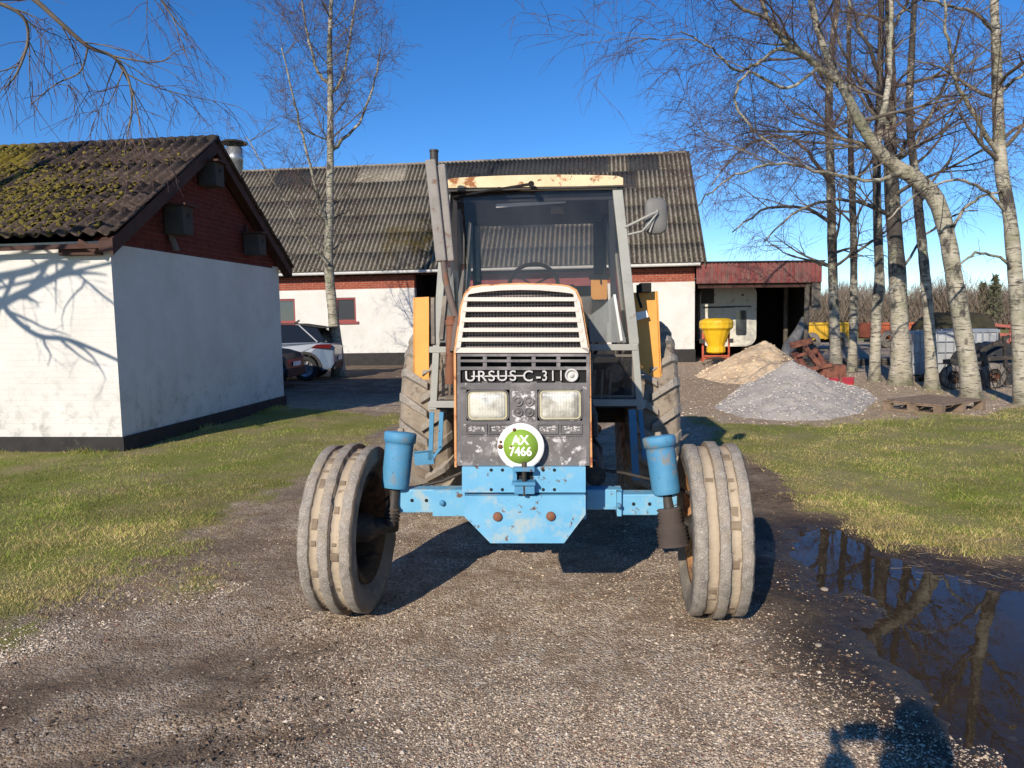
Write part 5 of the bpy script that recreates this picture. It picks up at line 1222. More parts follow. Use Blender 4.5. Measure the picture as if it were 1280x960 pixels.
# birch beside the camera, outside the frame at the left: its limbs hang over the shed and shade its wall
rg = random.Random(77)
bt = thing('birch_tree', (-10.4, 4.4, 0), 'near birch whose bare hanging limbs reach in at the top left corner', 'tree')
lo = Vector((-10.4, 4.4, 0)); b = MB(); lim = MB(); tw = Tw()
b.tube([Vector(p)-lo for p in ((-10.4,4.4,-.1),(-10.4,4.4,.5),(-10.35,4.45,2),(-10.3,4.5,4),(-10.2,4.5,6.5),(-10.2,4.4,9))], [.28,.22,.19,.16,.12,.06], 14)
def limb(nodes, r0, r1, tl, dens, droop, kids=0, kl=1.2, tr2=.0035):
    pts = [Vector(p)-lo for p in nodes]; op = []
    for i in range(len(pts)-1):
        p0 = pts[max(i-1, 0)]; p1 = pts[i]; p2 = pts[i+1]; p3 = pts[min(i+2, len(pts)-1)]
        for k in range(4):
            t = k/4; op.append(.5*((2*p1)+(-p0+p2)*t+(2*p0-5*p1+4*p2-p3)*t*t+(-p0+3*p1-3*p2+p3)*t**3))
    op.append(pts[-1]); n = len(op); lim.tube(op, [r0+(r1-r0)*i/(n-1) for i in range(n)], 7, caps=False); twigs(rg, tw, op[n//3:], tl, dens, droop, tr2, 2)
    for k in range(kids):
        i = rg.randint(n//4, n-2); dd = (op[i+1]-op[i]).normalized(); d = dd+Vector((rg.gauss(0, .6), rg.gauss(0, .6), rg.gauss(-.1, .4)))
        q = walk(rg, op[i], d, kl*rg.uniform(.5, 1.1), 6, .13, -.06); lim.tube(q, [r1*(1.2-.15*j) for j in range(7)], 5, caps=False); twigs(rg, tw, q[1:], tl, dens, droop, tr2, 2)
# visible limbs: (px,py,depth)
def vis(*ns): return [tuple(P(a, c, d)) for a, c, d in ns]
limb([(-10.3,4.5,5.0)]+vis((-60,-60,6.4),(30,-10,6.6),(75,28,6.7),(110,58,6.8),(140,70,6.9),(158,92,7),(165,125,7),(162,160,7)), .030, .006, .55, 9, .20, 9, .9)
limb([(-10.3,4.5,4.7)]+vis((-60,-20,6.2),(-10,0,6.3),(28,20,6.4),(35,50,6.5),(22,90,6.5),(5,112,6.5)), .024, .005, .5, 10, .20, 7, .7)
limb([(-10.2,4.5,6.3)]+vis((60,-90,7),(130,-60,7.2),(185,-20,7.4),(215,20,7.5),(235,45,7.6)), .022, .005, .5, 9, .18, 6, .7)
limb(vis((140,70,6.9),(190,78,7),(215,72,7.1)), .010, .004, .3, 6, .15, 2, .4)
limb(vis((110,58,6.8),(100,90,6.8),(70,105,6.8),(40,130,6.8)), .009, .004, .3, 6, .2, 2, .4)
# shading limbs: positions back along the sunlight from marks on the wall
def wallshade(px, py, dist):
    x, z = (0, 0); p = P(px, py, 9.75); return tuple(p-sd*dist)
def shade(nodes, r0, r1, tl, dens, kids, kl=1.0):
    limb([(-10.25, 4.5, 4.0)]+[wallshade(*n) for n in nodes], r0, r1, tl, dens, .05, kids, kl, .004)
D0 = 5.2
shade([(-120,350,D0),(-40,352,D0),(30,348,D0),(70,340,D0),(100,325,D0),(135,300,D0)], .062, .034, .5, 1.2, 3)
shade([(-90,420,D0),(-20,398,D0),(20,380,D0),(60,365,D0),(95,350,D0),(120,330,D0),(150,290,D0)], .065, .034, .5, 1.5, 3)
shade([(-60,340,D0-.3),(0,372,D0-.3),(25,400,D0-.3),(60,425,D0-.3),(100,432,D0-.3),(135,445,D0-.3),(190,470,D0-.3)], .05, .02, .5, 2.5, 6)
shade([(-30,330,D0-.5),(20,312,D0-.5),(60,315,D0-.5),(100,340,D0-.5),(150,380,D0-.5)], .03, .015, .5, 2, 4)
b.build('trunk', M_BARK, bt); bro = lim.build('branches', M_LIMB, bt, fixn=False); tw.build('twigs', M_TWIG, bro)

# ---------------------------------------------------------------- far hedge and young conifers
def hedge(name, n, seed, xs, ys, hs, label, tint_):
    rs = np.random.RandomState(seed); V = []; C = []
    for i in range(n):
        x = rs.uniform(*xs); y = rs.uniform(*ys); h = rs.uniform(*hs)*(1 if rs.rand() < .9 else 1.2); base = Vector((x, y, 0)); m = 170
        a = rs.rand(m)*6.283; t = rs.rand(m); z0 = h*t*.8; ln = h*(.22+.25*rs.rand(m))*(1.1-t*.5); out = ln*(.25+.55*rs.rand(m))
        sp = .5*rs.randn(m, 2)
        p0 = np.stack([x+sp[:, 0], y+sp[:, 1], z0], 1); p2 = p0+np.stack([np.cos(a)*out, np.sin(a)*out, ln], 1)
        wv = .010+.014*rs.rand(m); p1 = p0+np.stack([wv*2, wv*0, 0*wv], 1); V.append(np.stack([p0, p1, p2], 1).reshape(-1, 3))
        u = rs.rand(m, 1); g_ = rs.rand(m, 1) < .12
        c = np.where(g_, np.array([.05, .055, .02]), np.array(tint_))*(.6+.9*u); C.append(np.repeat(c, 3, 0))
    return tag(fast_mesh(name, np.concatenate(V), 3, tint_mat(name+'_twigs', .9, .2), np.concatenate(C)), label, 'hedge', kind='stuff')
hedge('distant_hedge', 900, 5, (12, 80), (60, 72), (2.0, 4.6), 'brown leafless scrub and hedge on the horizon behind the trees', (.21, .165, .13))
def conifer(x, y, h, label):
    o = thing('conifer', (x, y, 0), label, 'tree', 0, 'small conifers above the distant hedge'); rg = random.Random(int(x*7)); rs = np.random.RandomState(int(x*3))
    b = MB(); b.tube([(0,0,-.1),(0,0,h)], [.12, .02], 7); b.build('trunk', M_LIMB, o)
    V = []
    for i in range(650):
        t = rs.rand()**.8; z = h*(.2+.8*t); rr = (1-t)*h*.26*(.6+.5*rs.rand()); a = rs.rand()*6.283; p = np.array([math.cos(a)*rr*rs.rand()**.4, math.sin(a)*rr*rs.rand()**.4, z])
        s_ = .09+.10*rs.rand(); d = rs.randn(2, 3)*s_; V += [p, p+d[0], p+d[1]+np.array([0, 0, s_*.5])]
    f = fast_mesh('crown', np.array(V), 3, MATS['conifer']); f.parent = o
weathered('conifer', (.07, .075, .04), (.12, .12, .07), rough=.9)
for px, d, h, lb in ((1243, 60, 4.3, 'tallest dark conifer rising over the hedge near the right edge'), (1194, 60, 3.9, 'narrow conifer top over the hedge between the two right trees'), (1228, 61, 3.8, 'small conifer just left of the tallest one')):
    q = P(px, 400, d); conifer(q.x, q.y, h, lb)
# ---------------------------------------------------------------- piles
def pile(name, pts, apex, h, label, cat, c1, c2, c3, seed, stone_n, smin, smax, pw=1.15):
    rs = np.random.RandomState(seed); cx, cy = apex; n = 150; xs = [p[0] for p in pts]; ys_ = [p[1] for p in pts]
    gx = np.linspace(min(xs)-.1, max(xs)+.1, n); gy = np.linspace(min(ys_)-.1, max(ys_)+.1, n); X, Y = np.meshgrid(gx, gy)
    s = sdf(pts, X, Y); r = np.hypot(X-cx, Y-cy); t = np.clip(s/(s+r+1e-6), 0, 1)
    Zf = lambda X, Y: (lambda s, r: h*np.clip(s/(np.abs(s)+r+1e-6), -.1, 1)**1.0 if False else h*np.sign(s)*np.abs(s/(np.abs(s)+r*pw+1e-6))**.92)(sdf(pts, X, Y), np.hypot(X-cx, Y-cy))+npnoise(X, Y, 1.6, seed)*.05*np.clip(sdf(pts, X, Y)*3, 0, 1)+npnoise(X, Y, 7, seed+1)*.02
    Z = np.clip(Zf(X, Y), -.06, 9); me = bpy.data.meshes.new(name); v = np.stack([X.ravel()-cx, Y.ravel()-cy, Z.ravel()], 1); idx = np.arange(n*n).reshape(n, n)
    keep = (s[:-1, :-1] > -.12)
    q = np.stack([idx[:-1, :-1], idx[:-1, 1:], idx[1:, 1:], idx[1:, :-1]], 2)[keep]
    me.from_pydata(v.tolist(), [], q.tolist()); me.polygons.foreach_set('use_smooth', [True]*len(q)); me.update()
    t_ = NT(name); c = t_.mix(t_.ramp(t_.noise(60, 5, .7), .3, .7), c1, c2); c = t_.mix(t_.ramp(t_.noise(1.8, 5, .6), .45, .62), c, c3); t_.col(c); t_.rough(.95); t_.bump(t_.math('ADD', t_.noise(60, 6, .7), t_.noise(12, 5, .7)), .8, .012); me.materials.append(t_.m)
    o = bpy.data.objects.new(name, me); COL.objects.link(o); o.location = (cx, cy, 0); tag(o, label, cat)
    # stones lying on it
    x = rs.uniform(min(xs), max(xs), stone_n); y = rs.uniform(min(ys_), max(ys_), stone_n); k = sdf(pts, x, y) > -.02; x, y = x[k], y[k]; m = len(x); z = np.clip(Zf(x, y), -.05, 9)
    sz = smin+(smax-smin)*rs.rand(m)**3
    oc = np.array([(1,0,0),(0,1,0),(-1,0,0),(0,-1,0),(0,0,1),(0,0,-1)], float); V = oc[None]*(1+.6*(rs.rand(m, 6, 1)-.5))*sz[:, None, None]*np.array([1, .8, .7]); V = V+np.stack([x-cx, y-cy, z+sz*.2], 1)[:, None]
    Fc = np.array([(0,1,4),(1,2,4),(2,3,4),(3,0,4),(1,0,5),(0,3,5)]); tri = V[:, Fc].reshape(-1, 3); u = rs.rand(m, 1); cc = np.array(c1)+(np.array(c2)-np.array(c1))*u*1.3
    so = fast_mesh('loose_stone', tri, 3, MATS['pile_stone'], np.repeat(cc, 18, 0)); so.parent = o; so['kind'] = 'stuff'
    return o
MATS['pile_stone'] = tint_mat('pile_stone', .9)
gp = [G(*p) for p in ((893,510),(925,521),(980,526),(1040,525),(1078,516),(1096,500),(1085,489),(1040,476),(985,470),(930,480))]
pile('gravel_pile', gp, (lambda q: (q.x, q.y))(P(990, 470, 13.7)), .80, 'grey gravel heap in front of the sand heap', 'gravel heap', (.25, .225, .20), (.54, .49, .44), (.36, .32, .28), 3, 14000, .006, .028)
sp_ = [G(*p) for p in ((868,470),(900,479),(950,481),(1010,478),(1025,468),(1000,458),(960,452),(915,455),(885,463))]
pile('sand_pile', sp_, (lambda q: (q.x, q.y))(P(957, 450, 19.8)), .98, 'light brown heap of sand and clay behind the gravel heap', 'sand heap', (.60, .43, .26), (.80, .62, .40), (.52, .37, .23), 4, 2500, .01, .05)
tp_ = [G(*p) for p in ((1080,518),(1130,520),(1180,507),(1170,492),(1100,487),(1078,500))]

M_PALW = weathered('weathered_pallet_wood', (.15, .105, .07), (.26, .19, .13), scale=7, rough=.9, patch=(.10, .07, .05), bump=.8)
q0 = P(1166, 507, 11.9)
pal = thing('pallet', (7.05, 12.3, .03), 'weathered wooden pallet lying on the ground by the birches', 'pallet', R(31))
for k in range(6):
    b = MB(); y = -.50+k*.172; b.box(-.66, .66, y, y+.125, .125, .147); b.build('deck_board', M_PALW, pal, bevel=.003)
for x in (-.6, 0, .6):
    b = MB(); b.box(x-.05, x+.05, -.5, .5, .103, .1249); b.box(x-.05, x+.05, -.5, .5, -.02, .01); b.build('stringer', M_PALW, pal)
    b = MB()
    for y in (-.43, 0, .43): b = MB(); b.box(x-.049, x+.049, y-.07, y+.07, .01, .103); b.build('block', M_PALW, pal)

# ---------------------------------------------------------------- salt spreader
M_YPL = weathered('yellow_plastic', (.72, .42, .01), (.78, .48, .02), rough=.45, patch=(.45, .30, .06), plo=.62, phi=.7)
q0 = P(895, 448, 24.6)
spd = thing('salt_spreader', (q0.x, q0.y, 0), 'yellow hopper salt spreader standing by the white barn wall', 'salt spreader', R(-10))
s1 = 24.6/F
b = MB(); z = lambda py: CAMH-(py-395)*s1
b.lathe([(.001, z(399)), (.38, z(399.5)), (.53, z(402)), (.545, z(404)), (.545, z(411)), (.50, z(413)), (.46, z(414)), (.26, z(434)), (.31, z(434.5)), (.31, z(441)), (.27, z(442.5)), (.001, z(442.5))], (0,0,0), 14, smooth=False); hp = b.build('hopper', M_YPL, spd)
b = MB(); b.lathe([(.55, z(405)), (.56, z(405.5)), (.55, z(406))], (0,0,0), 28); b.build('hopper_band', M_YPL, hp)
b = MB()
for sx in (-1, 1):
    b.bar((sx*.42, .1, .15), (sx*.42, .1, 1.15), .06, .06); b.bar((sx*.42, .1, 1.15), (sx*.30, .0, .75), .05, .05); b.bar((sx*.45, -.3, .15), (sx*.45, .4, .15), .06, .06)
b.bar((-.45, .1, .2), (.45, .1, .2), .06, .06); b.bar((-.40, -.2, .3), (.40, -.2, .3), .05, .05); b.build('frame', weathered('red_frame_paint', (.42, .07, .03), (.5, .1, .04), rough=.6, patch=(.15, .06, .04)), spd)
b = MB(); b.lathe([(.001, .2), (.26, .2), (.26, .22), (.001, .24)], (0, -.1, 0), 20); b.build('spinner_disc', M_OIL, spd)
for sx in (-1, 1): b = MB(); b.box(sx*.47-.07, sx*.47+.07, -.12, .0, .72, .86); b.build('lamp', M_OIL, spd)

# ---------------------------------------------------------------- white caravan inside the lean-to
M_CARAV = weathered('caravan_white', (.58, .55, .45), (.66, .63, .54), rough=.4, patch=(.36, .33, .24), pscale=4, plo=.55, phi=.68)
q0 = P(912, 450, 28.0); s2 = 28.0/F
cv = thing('caravan', (q0.x, q0.y, 0), 'cream white caravan with a dark door window parked inside the lean-to', 'caravan', BROT)
zz = lambda py: CAMH-(py-395)*s2
b = MB(); x0, x1 = (876-912)*s2, (944-912)*s2; pr = rrect(x0, .45, x1, zz(358), .38, 7); pr = [(x, z_) for x, z_ in pr]
b.prism(pr, 0, 3.6, smooth=False); body = b.build('body', M_CARAV, cv, bevel=.05)
b = MB(); xd0, xd1 = (916-912)*s2, (937-912)*s2; zt = zz(388); b.prism(rrect(xd0, .5, xd1, zz(386), .05), -.03, -.0); dr = b.build('door', M_CARAV, body, bevel=.01)
b = MB(); b.prism(rrect((919-912)*s2, zz(421), (932-912)*s2, zz(390), .08), -.04, -.031); b.build('door_window', M_GLASSD, dr)
b = MB(); b.box(x0+.1, x1-.2, -.02, 0, zz(386.5), zz(384.5)); b.lathe([(.04, 0), (.04, -.05), (.001, -.05)], ((927-912)*s2, 0, zz(371)), 10, 'y'); b.box(x0+.02, x0+.5, -.02, 0, zz(381), zz(362)); b.build('trim', M_OIL, body)
for x in (x0+.25, x1-.25): b = MB(); b.lathe([(.001, -.1), (.30, -.1), (.31, 0), (.30, .1), (.001, .1)], (x, .9, .31), 20, 'x'); b.build('wheel', M_RUBS, cv)
# tarpaulin bundle and poles leaning by the post
tb = MB(); a0 = P(1003, 420, 25.6); pts = [P(978, 447, 24.9), P(986, 435, 25.1), P(994, 424, 25.3), P(1000, 412, 25.5), P(1005, 398, 25.8)]
pts[0].z = .02
lo_ = pts[0].copy(); tb.tube([p-lo_ for p in pts], [.16, .22, .20, .15, .08], 9)
for i, v in enumerate(tb.v): tb.v[i] = tuple(Vector(v)+Vector((math.sin(i*2.1)*.03, math.cos(i*1.7)*.03, 0)))
o = tb.build('tarpaulin_roll', weathered('grey_tarp', (.16, .155, .14), (.26, .25, .23), rough=.7, bump=.8), loc=lo_); tag(o, 'grey crumpled tarpaulin leaning on the lean-to post', 'tarpaulin')

# ---------------------------------------------------------------- rusty plough frame and red part behind the gravel
M_RUST2 = weathered('rusty_red_paint', (.15, .050, .032), (.22, .09, .06), rough=.85, patch=(.09, .04, .03), plo=.5, phi=.6, bump=.5)
M_REDP = weathered('bright_red_paint', (.52, .03, .035), (.60, .05, .05), rough=.5, patch=(.25, .06, .05), plo=.6)
q0 = P(1015, 470, 18.6); pw_ = thing('rusty_implement', (q0.x, q0.y, 0), 'rusty red implement frame lying between the gravel heap and birches', 'farm implement'); Q = lambda a, c, d=18.6: P(a, c, d)-Vector((q0.x, q0.y, 0))
b = MB(); b.bar(Q(988,432), Q(1014,426), .10, .16); b.bar(Q(992,440,18.9), Q(1012,468,18.4), .12, .14); b.bar(Q(1006,434), Q(1030,466), .14, .12); b.bar(Q(1018,436,19), Q(1036,464,18.6), .12, .1); b.bar(Q(996,445), Q(1022,438), .08, .08); b.bar(Q(1010,462,18.3), Q(1040,456,18.3), .09, .09); b.build('frame', M_RUST2, pw_, bevel=.01)
b = MB(); b.prism([(Q(1018,470)[0], Q(1018,472)[2]), (Q(1052,470)[0], Q(1052,473)[2]), (Q(1050,455)[0], Q(1050,455)[2]), (Q(1025,457)[0], Q(1025,457)[2])], -.3, .1); b.build('plate', M_RUST2, pw_)
b = MB()
for x_, y_ in ((995,470),(1014,476),(1032,474)): p_ = Q(x_, y_-14, 18.5); b.tube([(p_[0], p_[1], p_[2]), (p_[0]+.05, p_[1], .02)], .05, 8)
b.build('strut', M_RUST2, pw_)
q0 = P(1048, 480, 16.8); rp = thing('scrap_steel', (q0.x, q0.y, 0), 'bright red steel blade lying on the gravel edge', 'blade')
Q = lambda a, c, d=16.8: P(a, c, d)-Vector((q0.x, q0.y, 0))
b = MB(); vs = [Q(1034,473,17.4), Q(1068,471,17.4), Q(1067,478,16.9), Q(1050,485,16.6), Q(1037,481,16.8)]; vs2 = [v-Vector((0, 0, .06)) for v in vs]
b.add(vs+vs2, [(0,1,2,3,4),(9,8,7,6,5)]+[(i, 5+i, 5+(i+1) % 5, (i+1) % 5) for i in range(5)]); b.build('plate', M_REDP, rp, bevel=.01)
b = MB(); b.bar((-.2, .1, 0), (-.2, .15, .25), .06, .05); b.bar((.1, .1, 0), (.1, .15, .25), .06, .05); b.build('bracket', M_RUST2, rp)

# ---------------------------------------------------------------- machinery behind the trees
def trailer(px0, px1, d, py_t, py_b, mat, label, name='trailer', ends=0, cat='trailer'):
    a = P(px0, py_b, d); c = P(px1, py_b, d); zt = P(px0, py_t, d).z; zb = P(px0, py_b, d).z; w_ = c.x-a.x; cx = (a.x+c.x)/2
    o = thing(name, (cx, d, 0), label, cat); b = MB(); h = w_/2
    b.box(-h, h, 0, .06, zb, zt); b.box(-h, h, 1.9, 1.96, zb, zt); b.box(-h, -h+.06, .06, 1.9, zb, zt); b.box(h-.06, h, .06, 1.9, zb, zt); b.box(-h, h, .06, 1.9, zb, zb+.05)
    for i in range(5): x = -h+.1+(w_-.2)*i/4; b.box(x-.035, x+.035, -.06, 0, zb-.03, zt)
    b.box(-h, h, -.07, -.0, zt-.08, zt+.01); b.build('body', mat, o)
    b = MB(); b.box(-h*.9, h*.9, .3, 1.6, zb-.18, zb-.05); b.build('chassis', M_OIL, o)
    for x in (-h*.55, h*.55): b = MB(); b.lathe([(.18, -.12), (.36, -.12), (.40, -.06), (.40, .06), (.36, .12), (.18, .12), (.10, .0), (.001, .0)], (x, -.0, .40), 20, 'y'); b.build('wheel', M_RUBS, o)
    return o
trailer(1000, 1062, 33, 404, 424, weathered('yellow_trailer', (.62, .36, .02), (.70, .43, .04), rough=.5, patch=(.4, .3, .2), plo=.6), 'yellow trailer with a low body behind the left birches')
trailer(1098, 1150, 34, 404, 424, weathered('orange_trailer', (.36, .08, .03), (.45, .12, .05), rough=.6, patch=(.2, .1, .07)), 'orange red trailer seen between the middle birches')
# IBC tank with wire cage
q0 = P(1163, 470, 17.8); s3 = 17.8/F
ib = thing('water_tank', (q0.x, q0.y, 0), 'white plastic tank in a wire cage behind the slim birch', 'tank', R(-6))
ti = NT('tank_plastic'); ti.col(ti.mix(ti.ramp(ti.noise(2.5, 5), .3, .7), (.42, .43, .43), (.26, .27, .27))); ti.rough(.4); b = MB(); tw_ = .62; b.box(-tw_, tw_, -.5, .5, .16, 1.16); tk = b.build('tank', ti.m, ib, bevel=.06)
b = MB()
for i in range(8): x = -tw_-.02+i*(2*tw_+.04)/7; b.tube([(x, -.53, .14), (x, -.53, 1.2)], .011, 6); b.tube([(x, .53, .14), (x, .53, 1.2)], .011, 6)
for i in range(5): z_ = .18+i*.25; b.tube([(-tw_-.03, -.53, z_), (tw_+.03, -.53, z_), (tw_+.03, .53, z_), (-tw_-.03, .53, z_), (-tw_-.03, -.53, z_)], .011, 6)
b.build('cage', M_GALV, ib)
b = MB(); b.box(-tw_, tw_, -.5, .5, .10, .14); [b.box(x-.06, x+.06, -.5, .5, 0, .10) for x in (-.55, 0, .55)]; b.build('tank_pallet', M_GREYWOOD, ib)
# second grey box section beside it
q0 = P(1206, 470, 18.9); ib2 = thing('plastic_crate', (q0.x, q0.y, 0), 'grey plastic bulk crate right of the caged white tank', 'crate', R(-6))
b = MB(); b.box(-.55, .55, -.45, .45, .55, 1.18); 
bx_ = b.build('body', ti.m, ib2, bevel=.03); b = MB()
for i in range(7): x = -.5+i*1.0/6; b.box(x-.02, x+.02, -.48, -.451, .55, 1.16)
b.box(-.56, .56, -.49, -.451, 1.1, 1.17); b.build('rib', M_GALV, bx_); b = MB(); [b.box(x-.05, x+.05, -.4, .4, 0, .55) for x in (-.45, .45)]; b.build('leg', M_OIL, ib2)
# dark heap of silage under a net
def blob(name, c, rx, ry, h, mat, label, cat, seed, rag=.16):
    rs = random.Random(seed); b = MB(); n, m = 36, 14; vs = []
    for j in range(m+1):
        t = j/m
        for i in range(n):
            a = 2*math.pi*i/n; k = math.cos(t*math.pi/2)**.55; rr = 1+rag*(math.sin(a*3+seed)+math.sin(a*5+t*4+seed*2)*.6+rs.uniform(-.4, .4)*.5)
            vs.append((rx*k*rr*math.cos(a), ry*k*rr*math.sin(a), h*(math.sin(t*math.pi/2)**.8)*(1+rag*.6*math.sin(a*2+seed)*(1-t)+rs.uniform(-.03, .03))-.05))
    b.add(vs, [(j*n+i, j*n+(i+1) % n, (j+1)*n+(i+1) % n, (j+1)*n+i) for j in range(m) for i in range(n)], 0, True)
    o = b.build(name, mat, loc=c); return tag(o, label, cat)
M_TARP = weathered('black_tarp', (.012, .013, .014), (.03, .032, .032), rough=.45, bump=.6, patch=(.07, .07, .06), plo=.62, phi=.7)
M_SIL = weathered('dark_compost', (.030, .028, .014), (.065, .055, .026), rough=.95, bump=1.0, bscale=20)
q = P(1185, 440, 21); blob('compost_heap', (q.x, q.y, 0), 1.3, .9, 1.62, M_SIL, 'dark heap of compost rising behind the white tank', 'compost heap', 3)
q = P(1236, 470, 17); blob('covered_bale', (q.x, q.y, 0), .75, .7, .95, M_TARP, 'dark tarpaulin covered bales behind the bent birch', 'covered bales', 5)
# old black hay machine at the right edge with wheels, bars and springs
q0 = P(1225, 490, 15.6); hm = thing('hay_tedder', (q0.x, q0.y, 0), 'dark rusty farm machine with wheels and bars behind the right birches', 'farm machine'); Q = lambda a, c, d=15.6: P(a, c, d)-Vector((q0.x, q0.y, 0))
b = MB(); b.bar(Q(1180,452), Q(1270,446), .09, .09); b.bar(Q(1190,470), Q(1262,462), .08, .08); b.bar(Q(1228,440), Q(1236,478), .08, .08); b.bar(Q(1255,420), Q(1258,480), .06, .06); b.bar(Q(1190,450), Q(1186,480), .06, .06); b.bar(Q(1210,446,16.2), Q(1262,420,16.2), .06, .06); b.bar(Q(1240,430), Q(1275,432), .07, .07); b.build('frame', M_OIL, hm)
for (px, py, d, r) in ((1240,470,15.6,.27),(1190,472,15.6,.25),(1264,474,16.4,.27)):
    p_ = Q(px, py, d); b = MB(); b.lathe([(r*.55, -.08), (r*.9, -.09), (r, -.05), (r, .05), (r*.9, .09), (r*.55, .08), (r*.3, .02), (.001, .02)], (p_[0], p_[1], r), 24, 'y'); w1 = b.build('wheel', M_RUBS, hm)
    b = MB(); b.lathe([(r*.5, -.05), (r*.5, .05)], (p_[0], p_[1], r), 20, 'y'); b.lathe([(.06, -.09), (.06, .09)], (p_[0], p_[1], r), 10, 'y'); b.build('rim', M_RUST, w1)
b = MB(); rg = random.Random(6)
for i in range(90):
    p0 = Q(1180+rg.uniform(0, 88), 452+rg.uniform(0, 14), 15.6+rg.uniform(-.4, .5)); p1 = p0+Vector((rg.uniform(-.25, .25), rg.uniform(-.2, .1), -rg.uniform(.2, .5))); p1.z = max(p1.z, .03)
    b.tube([p0, (p0+p1)/2+Vector((.03, 0, .04)), p1], .008, 4)
b.build('tine', M_OIL, hm)['kind'] = 'stuff'
q0 = P(1262, 425, 26); rm = thing('red_cultivator', (q0.x, q0.y, 0), 'faded red cultivator frame in the background at the right edge', 'farm machine'); Q = lambda a, c, d=26: P(a, c, d)-Vector((q0.x, q0.y, 0))
b = MB(); b.bar(Q(1232,417), Q(1290,421), .12, .12); b.bar(Q(1236,405), Q(1250,426), .1, .1); b.bar(Q(1240,406), Q(1284,410), .08, .1); b.bar(Q(1265,398), Q(1262,436), .08, .08); b.bar(Q(1240,425), Q(1242,444), .08, .08); b.bar(Q(1284,400), Q(1280,446), .1, .1); b.bar(Q(1255,428), Q(1300,432), .08, .08); b.build('frame', weathered('faded_red', (.30, .07, .05), (.36, .12, .09), rough=.7), rm)
b = MB(); [b.tube([Q(1240+8*i,418), Q(1243+8*i,432), Q(1238+8*i,446)], .02, 5) for i in range(6)]; b.build('tine', M_OIL, rm)
# plank leaning and dark wall of stacked boards behind birches
q0 = P(1075, 455, 23); wd = thing('plank_stack', (q0.x, q0.y, 0), 'low stack of old dark planks on the ground behind the left birches', 'planks')
rg = random.Random(9)
for j in range(3):
    for i in range(4): b = MB(); x = rg.uniform(-.1, .1); b.box(-1.6+x, 1.5+x, i*.2, i*.2+.17, j*.065+.02, j*.065+.07); b.build('plank', M_GREYWOOD, wd)

# ---------------------------------------------------------------- steel rail by the barn wall
q0 = P(497, 446, 28.5); rl = thing('gate_rail', (q0.x, q0.y, 0), 'bent galvanised pipe gate frame standing by the white barn wall', 'gate', BROT); s4 = 28.5/F
b = MB(); h = 1.05; w_ = .38
b.tube([(-w_, 0, 0), (-w_, 0, h-.12), (-w_+.1, 0, h), (w_-.1, 0, h), (w_, 0, h-.12), (w_, 0, 0)], .026, 8); b.build('frame', M_GALV, rl)
b = MB(); b.tube([(-w_, 0, .45), (-.2, 0, .45)], .02, 6); [b.tube([(-.2+.11*i, 0, .1), (-.2+.11*i, 0, h)], .009, 5) for i in range(5)]; b.build('bar', M_GALV, rl)

